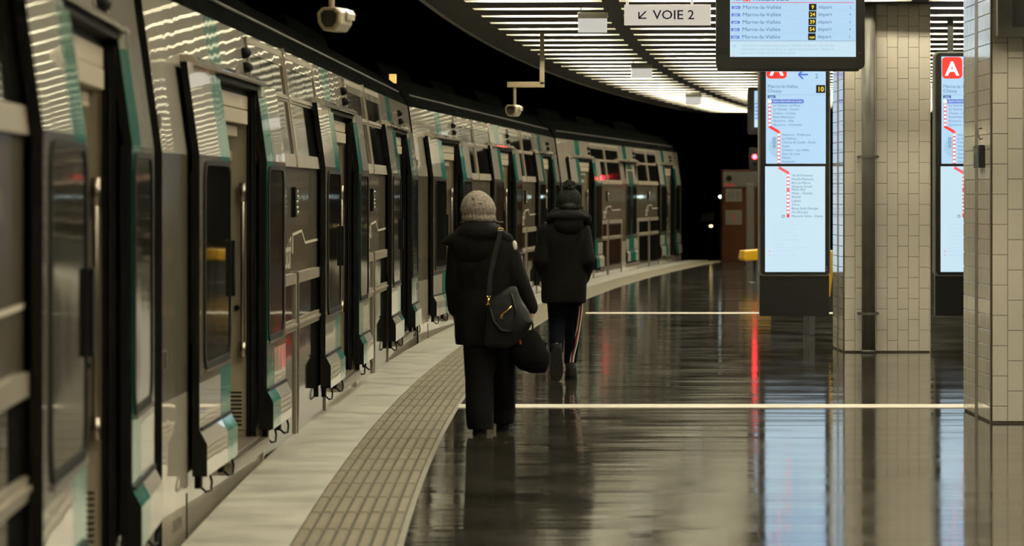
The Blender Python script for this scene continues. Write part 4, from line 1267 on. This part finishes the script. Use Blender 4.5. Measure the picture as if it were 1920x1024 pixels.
limb(mb, [(wx(955), 0, 1.25), (wx(978), -0.04, 0.99), RH + Vector((-0.005, 0, 0.05))], [0.048, 0.040, 0.026])
for H_, sd in ((LH, 1), (RH, -1)):
    mb.ball(H_ + Vector((0, 0, 0.005)), 0.018, 0.036, 0.046, 12, 8)
    finger_set(mb, H_, (0, 0.1, -1), (0, 1, 0.1), (sd * 1.0, 0, 0), 0.55 if sd > 0 else 0.85)
LFy, RFy = -0.24, 0.16
limb(mb, [(wx(897), 0, 0.76), (wx(899), -0.06, 0.42), (wx(900), LFy, 0.09)], [0.085, 0.06, 0.042])
limb(mb, [(wx(938), 0, 0.76), (wx(943), 0.10, 0.42), (wx(943), RFy, 0.09)], [0.085, 0.06, 0.042])
for fx, fy in ((wx(900), LFy), (wx(943), RFy)):
    mb.ball((fx, fy + 0.06, 0.05), 0.04, 0.11, 0.04, 12, 8)
remeshed(mb, 'body', M['skin'], wo, 0.007, 3)
# trousers
mb = MB()
def leg_loft(pts): mb.loft(pts, 20)
leg_loft([(wx(901), LFy + .01, 0.035, .088, .125), (wx(900), LFy + .03, 0.12, .094, .12), (wx(899), -.10, 0.35, .096, .11), (wx(899), -.03, 0.55, .11, .12), (wx(905), 0, 0.76, .13, .13), (wx(910), 0, .9, .15, .12)])
leg_loft([(wx(944), RFy + .01, 0.045, .072, .115), (wx(945), RFy + .02, 0.14, .078, .11), (wx(944), .07, 0.35, .082, .105), (wx(940), .03, 0.55, .10, .115), (wx(928), 0, 0.76, .13, .13), (wx(915), 0, .9, .15, .12)])
remeshed(mb, 'trousers', M['trouser'], wo, 0.012, 4)
# coat
mb = MB()
mb.loft([(wx(914), -.01, 0.585, .215, .165), (wx(914), -.01, 0.66, .222, .17), (wx(912), -.01, 0.80, .215, .165), (wx(908), -.01, 0.95, .20, .15), (wx(905), -.01, 1.10, .20, .15),
         (wx(903), -.01, 1.22, .21, .14), (wx(903), -.01, 1.28, .19, .125), (wx(901), -.01, 1.335, .12, .105), (hx, 0, 1.39, .085, .09)], 28, power=2.3)
limb(mb, [(wx(862), -.01, 1.225), (wx(855), -.03, 0.98), (LH.x + 0.003, LH.y, LH.z + 0.045)], [0.085, 0.076, 0.054])
limb(mb, [(wx(948), -.01, 1.225), (wx(974), -.04, 0.98), (RH.x - 0.006, RH.y, RH.z + 0.05)], [0.085, 0.076, 0.056])
remeshed(mb, 'coat', M['coat'], wo, 0.013, 5)
# hood lying on the shoulders, one tip out to the left
mb = MB()
mb.ball((wx(900), -.06, 1.33), .17, .13, .085, 22, 12)
mb.ball((wx(893), -.11, 1.24), .15, .07, .13, 20, 12)
limb(mb, [(wx(885), -.06, 1.30), (wx(852), -.07, 1.285), (wx(833), -.08, 1.272)], [0.08, 0.055, 0.022])
limb(mb, [(wx(915), -.05, 1.32), (wx(950), -.03, 1.285)], [0.07, 0.05])
remeshed(mb, 'hood', M['coat'], wo, 0.012, 4)
# hair
mb = MB()
mb.ball((hx, 0.0, 1.44), .088, .10, .08, 18, 10)
mb.ball((hx - 0.05, -.03, 1.405), .05, .05, .04, 12, 8)
mb.ball((hx + 0.07, -.02, 1.41), .045, .045, .045, 12, 8)
for (a, b, c_) in (((hx + .08, -.02, 1.425), (hx + .13, -.03, 1.402), (hx + .165, -.03, 1.405)), ((hx + .07, -.04, 1.41), (hx + .11, -.05, 1.385), (hx + .14, -.05, 1.382)),
                   ((hx - .08, -.02, 1.41), (hx - .11, -.03, 1.40), (hx - .13, -.03, 1.402))):
    mb.tube([a, b, c_], [0.014, 0.007, 0.004], 6)
mb.build('hair', M['hair'], wo, smooth=True)
# knitted hat with ribs and a gathered crown
def beanie(parent, cx, cy, zb, zt, rx, m, tilt=0.0, rib=0.004, nrib=26):
    mb = MB(); seg = nrib * 3
    rings = []
    H_ = zt - zb
    prof = [(0.0, 0.93), (0.04, 0.985), (0.10, 1.0), (0.17, 0.985), (0.20, 0.95), (0.24, 0.975), (0.40, 1.03), (0.55, 0.985), (0.70, 0.86), (0.82, 0.69), (0.91, 0.50), (0.97, 0.30), (0.995, 0.13), (0.985, 0.04)]
    vs = []
    for (t, r) in prof:
        for k in range(seg):
            w = 2 * math.pi * k / seg
            rr = rx * r * (1 + (rib / rx) * math.sin(w * nrib + t * 5) * min(1.0, r * 1.2) + 0.004 * math.sin(3 * w + t * 9))
            vs.append((cx + rr * math.cos(w) + tilt * t * H_, cy + rr * 1.06 * math.sin(w), zb + t * H_))
    fs = []
    n = len(prof)
    for i in range(n - 1):
        for k in range(seg):
            l = (k + 1) % seg
            fs.append((i*seg + k, i*seg + l, (i+1)*seg + l, (i+1)*seg + k))
    fs.append(tuple((n-1)*seg + k for k in range(seg)))
    mb.add(vs, fs)
    return mb.build('knit_hat', m, parent, smooth=True)
hat = beanie(wo, hx, 0.01, wz(415), wz(357), 0.113, M['knit'], tilt=-0.06)
mb = MB(); mb.ball((hx - 0.035, -0.085, wz(372)), 0.012, 0.012, 0.010, 8, 6); mb.ball((hx + 0.01, -0.10, wz(381)), 0.012, 0.012, 0.010, 8, 6)
mb.build('hat_gather', M['knit'], hat, smooth=True)
# shoes
for fx, fy in ((wx(900), LFy), (wx(943), RFy)):
    mb = MB(); mb.loft([(fx, fy + .05, 0.012, .046, .135), (fx, fy + .05, 0.035, .047, .137), (fx, fy + .03, 0.07, .042, .11), (fx, fy - .01, .11, .042, .065)], 18, power=2.6)
    sh = mb.build('shoe', M['shoe'], wo, smooth=True)
    mb = MB(); mb.loft([(fx, fy + .05, 0.0, .047, .138), (fx, fy + .05, 0.016, .049, .140)], 18, power=2.6); mb.build('sole', M['sole'], sh)
mb = MB(); mb.ball((wx(968) - 0.012, -.045, wz(462)), 0.018, 0.035, 0.040, 12, 8); mb.build('sleeve_patch', M['patch'], wo, smooth=True)
tag(wo, 'woman in grey knit hat and black hooded coat walking away, bag on shoulder', 'person', 'people walking along the platform')

# leather shoulder bag
bg = empty('shoulder_bag', (wo.location.x + wx(952), WD - 0.225, 0))
def bx(px): return (px - 952) * wk
mb = MB()
mb.loft([(bx(934), 0, wz(651), .06, .035), (bx(938), 0, wz(643), .105, .055), (bx(948), 0, wz(622), .142, .065), (bx(956), 0, wz(602), .158, .06), (bx(952), 0, wz(582), .142, .05),
         (bx(948), 0, wz(566), .118, .04), (bx(951), 0, wz(552), .082, .03), (bx(957), 0, wz(542), .05, .02), (bx(962), 0, wz(535), .02, .012)], 22, power=2.9)
bag_b = remeshed(mb, 'bag_body', M['leather'], bg, 0.010, 4)
mb = MB(); P = [(917, 560), (920, 515), (927, 480), (935, 450), (939, 432)]
path = [(bx(px), -0.035 + 0.05 * i / 4, wz(py)) for i, (px, py) in enumerate(P)]
path += [(bx(938), 0.10, 1.365), (bx(935), 0.22, 1.30)]
w = 0.016
vs = []
for p in path: vs += [(p[0] - w, p[1], p[2]), (p[0] + w, p[1], p[2]), (p[0] + w, p[1] + 0.006, p[2]), (p[0] - w, p[1] + 0.006, p[2])]
fs = []
for i in range(len(path) - 1):
    for q in range(4): fs.append((i*4 + q, i*4 + (q+1) % 4, (i+1)*4 + (q+1) % 4, (i+1)*4 + q))
mb.add(vs, fs); strap = mb.build('strap', M['leather'], bg)
mb = MB(); mb.box(bx(939) - 0.022, bx(939) + 0.022, 0.002, 0.012, wz(431), wz(427.5)); mb.build('buckle', M['gold'], strap, bevel=0.003)
mb = MB()
mb.tube([(bx(917), -0.045, wz(557)), (bx(916), -0.05, wz(566))], 0.008, 8)
for s_ in (-1, 1):
    mb.tube([(bx(917), -0.045, wz(557)), (bx(917 + s_ * 3), -0.05, wz(553))], 0.005, 6)
    mb.tube([(bx(916), -0.05, wz(566)), (bx(915.5 + s_ * 3.4), -0.05, wz(570))], 0.005, 6)
mb.build('clasp', M['gold'], strap, smooth=True)
mb = MB(); mb.tube([(bx(939), -0.066, wz(589)), (bx(950), -0.070, wz(581)), (bx(960), -0.066, wz(571))], 0.006, 6); zp = mb.build('zipper', M['gold'], bg, smooth=True)
mb = MB(); mb.box(bx(938), bx(943.5), -0.076, -0.068, wz(596), wz(588)); mb.build('zip_pull', M['gold'], zp, bevel=0.003)
mb = MB()
mb.tube([(bx(918), -0.03, wz(570)), (bx(926), -0.066, wz(600)), (bx(940), -0.078, wz(617)), (bx(956), -0.080, wz(619)), (bx(966), -0.076, wz(607)), (bx(968), -0.066, wz(585)), (bx(962), -0.05, wz(560)), (bx(958), -0.03, wz(548))], 0.009, 8)
mb.build('handle', M['leather'], bg, smooth=True)
tag(bg, 'black leather shoulder bag with gold zip on the woman\'s hip', 'handbag')
# cloth tote held in her right hand
tt = empty('tote_bag', (wo.location.x + RH.x, WD + RH.y, 0))
def tx_(px): return (px - 996) * wk
mb = MB()
mb.loft([(tx_(1008), 0, wz(699), .05, .035), (tx_(1000), 0, wz(692), .095, .06), (tx_(994), 0, wz(676), .135, .075), (tx_(992), 0, wz(660), .135, .075), (tx_(993), 0, wz(645), .105, .06), (tx_(996), 0, wz(630), .065, .04), (tx_(998), 0, wz(618), .03, .022)], 20, power=2.3)
limb(mb, [(tx_(1016), 0.01, wz(668)), (tx_(1027), 0.01, wz(664))], [0.06, 0.022])
limb(mb, [(tx_(1012), 0.0, wz(648)), (tx_(1025), 0, wz(643))], [0.04, 0.010])
remeshed(mb, 'bag_body', M['tote'], tt, 0.010, 4)
mb = MB()
for q in (-0.012, 0.012):
    mb.tube([(tx_(998), q, wz(622)), (tx_(999), q * 1.3, wz(610)), (tx_(997), q, wz(598))], 0.007, 6)
mb.build('handle', M['tote'], tt, smooth=True)
mb = MB(); mb.tube([(tx_(975), -0.062, wz(644)), (tx_(976), -0.066, wz(638))], 0.008, 8); mb.build('zip_tag', M['redtag'], tt)
tag(tt, 'slack black cloth bag with red tag held in the woman\'s hand', 'bag')

# ---- walking man
MD = 32.0; mk = MD / FPX
def mx_(px): return (px - 1060) * mk
def mz_(py): return EYE - (py - HORIZON) * mk
ma = empty('person', ((1060 - 960) * mk, MD, 0))
hx = mx_(1067.5); 
mb = MB()
head(mb, (hx + 0.004, 0.04, 1.52))
limb(mb, [(hx, 0.01, 1.44), (mx_(1060), 0, 1.32)], [0.055, 0.065])
mb.loft([(mx_(1059), 0, 0.78, .13, .09), (mx_(1059), 0, 0.9, .15, .1), (mx_(1059), 0, 1.05, .14, .095), (mx_(1059), 0, 1.2, .165, .1), (mx_(1059), 0, 1.31, .165, .09), (mx_(1060), 0, 1.37, .09, .06)], 20)
LHm = Vector((mx_(1025), 0.10, 0.87)); RHm = Vector((mx_(1094), 0.10, 0.87))
limb(mb, [(mx_(1026), 0, 1.30), (mx_(1012), -0.07, 1.03), LHm + Vector((0, -0.03, 0.03))], [0.052, 0.042, 0.028])
limb(mb, [(mx_(1093), 0, 1.30), (mx_(1105), -0.07, 1.03), RHm + Vector((0, -0.03, 0.03))], [0.052, 0.042, 0.028])
for H_, sd in ((LHm, 1), (RHm, -1)):
    mb.ball(H_, 0.036, 0.046, 0.020, 12, 8)
    finger_set(mb, H_, (sd * 0.3, 1, -0.2), (sd, 0, 0), (0, 0, -1), 0.35)
limb(mb, [(mx_(1046), 0, 0.82), (mx_(1045), 0.06, 0.47), (mx_(1043), -0.22, 0.27)], [0.085, 0.058, 0.042])
limb(mb, [(mx_(1073), 0, 0.82), (mx_(1074), 0.10, 0.46), (mx_(1069), 0.05, 0.10)], [0.085, 0.058, 0.042])
mb.ball((mx_(1071), 0.11, 0.05), 0.042, 0.115, 0.04, 12, 8)
mb.ball((mx_(1043), -0.26, 0.14), 0.042, 0.045, 0.115, 12, 8)
remeshed(mb, 'body', M['skin'], ma, 0.007, 3)
# track trousers
mb = MB()
limb(mb, [(mx_(1048), 0, 0.86), (mx_(1045), 0.05, 0.50), (mx_(1043), -0.19, 0.265)], [0.12, 0.078, 0.062])
limb(mb, [(mx_(1070), 0, 0.86), (mx_(1076), 0.09, 0.50), (mx_(1069.5), 0.06, 0.15)], [0.12, 0.076, 0.055])
trs = remeshed(mb, 'track_trousers', M['navy'], ma, 0.011, 4)
def stripe(off, m, wd):
    mb = MB()
    P = [(1090 + off, 560, -0.02), (1089 + off, 585, 0.00), (1085 + off, 615, 0.025), (1079.5 + off, 645, 0.025), (1073.5 + off, 668, 0.015), (1072 + off, 680, 0.010)]
    vs = []
    for (px, py, y) in P:
        c_ = Vector((mx_(px), y, mz_(py)))
        for (ax, ay) in ((-wd, -0.010), (wd, 0.0), (wd, 0.012), (-wd, 0.012)): vs.append((c_.x + ax, c_.y + ay, c_.z))
    fs = []
    for i in range(len(P) - 1):
        for q in range(4): fs.append((i*4 + q, i*4 + (q+1) % 4, (i+1)*4 + (q+1) % 4, (i+1)*4 + q))
    mb.add(vs, fs)
    return mb.build('side_stripe', m, trs)
stripe(-2.6, M['stripe_w'], 0.0055); stripe(0.0, M['stripe_r'], 0.006); stripe(2.6, M['stripe_w'], 0.0055)
# coat
mb = MB()
mb.loft([(mx_(1057), -.0, 0.655, .19, .155), (mx_(1057), -.0, 0.72, .195, .158), (mx_(1058), 0, 0.90, .195, .155), (mx_(1058), 0, 1.05, .195, .15), (mx_(1059), 0, 1.20, .20, .15),
         (mx_(1059), 0, 1.29, .19, .135), (mx_(1060), 0, 1.36, .13, .11), (hx, 0.01, 1.43, .085, .09)], 28, power=2.4)
limb(mb, [(mx_(1028), 0, 1.27), (mx_(1014.5), -0.07, 1.02), (mx_(1026), 0.08, 0.87)], [0.085, 0.076, 0.062])
limb(mb, [(mx_(1090), 0, 1.27), (mx_(1100), -0.07, 1.02), (mx_(1093), 0.08, 0.87)], [0.085, 0.076, 0.062])
remeshed(mb, 'coat', M['coat2'], ma, 0.013, 5)
mb = MB()
mb.ball((mx_(1066), -.07, 1.395), .165, .12, .065, 22, 12)
mb.ball((mx_(1066), -.12, 1.33), .13, .06, .09, 20, 12)
limb(mb, [(mx_(1045), -.03, 1.43), (mx_(1033), -.04, 1.38)], [0.05, 0.05])
limb(mb, [(mx_(1088), -.03, 1.42), (mx_(1100), -.04, 1.37)], [0.05, 0.05])
remeshed(mb, 'hood', M['coat2'], ma, 0.012, 4)
mb = MB(); mb.ball((hx, 0.0, 1.49), .082, .092, .07, 16, 10); mb.build('hair', M['hair'], ma, smooth=True)
hat = beanie(ma, hx, 0.02, mz_(392), mz_(350), 0.102, M['knit2'], tilt=0.0)
mb = MB()
for k in range(40):
    a = random.uniform(0, 2 * math.pi); b_ = random.uniform(-1.2, 1.5)
    mb.ball((hx + 0.04 * math.cos(a) * math.cos(b_), 0.0 + 0.04 * math.sin(a) * math.cos(b_), mz_(349) + 0.035 * math.sin(b_)), 0.022, 0.022, 0.022, 8, 6)
mb.build('pompom', M['knit2'], hat, smooth=True)
# right shoe flat, left shoe toe-down with its sole to the camera
fx = mx_(1071)
mb = MB(); mb.loft([(fx, 0.09, 0.012, .052, .145), (fx, 0.09, 0.04, .053, .147), (fx, 0.06, 0.09, .047, .11), (fx - .006, 0.03, .14, .046, .068)], 18, power=2.6)
sh = mb.build('shoe', M['shoe'], ma, smooth=True)
mb = MB(); mb.loft([(fx, 0.09, 0.0, .054, .149), (fx, 0.09, 0.022, .056, .151)], 18, power=2.6); mb.build('sole', M['sole'], sh)
fx = mx_(1043)
mb = MB()
mb.loft([(fx, -.245, 0.02, .045, .03), (fx, -.245, 0.06, .053, .045), (fx, -.25, 0.14, .052, .055), (fx, -.245, 0.22, .047, .06), (fx, -.235, 0.285, .045, .05), (fx, -.225, .32, .043, .045)], 18, power=2.4)
sh = mb.build('shoe', M['shoe'], ma, smooth=True)
mb = MB()
sole_o = []
for k in range(24):
    w = 2 * math.pi * k / 24
    zz_ = 0.15 + 0.148 * math.sin(w)
    ww = 0.055 * (1.0 - 0.12 * math.sin(w)) * (1 - 0.10 * math.exp(-((zz_ - 0.19) / 0.04) ** 2))
    sole_o.append((fx + math.copysign(abs(math.cos(w)) ** 0.7, math.cos(w)) * ww, zz_))
mb.prism(sole_o, 'y', -0.318, -0.290); mb.build('sole', M['sole'], sh, bevel=0.006)
tag(ma, 'man in bobble hat and black coat, striped track trousers, walking away', 'person', 'people walking along the platform')
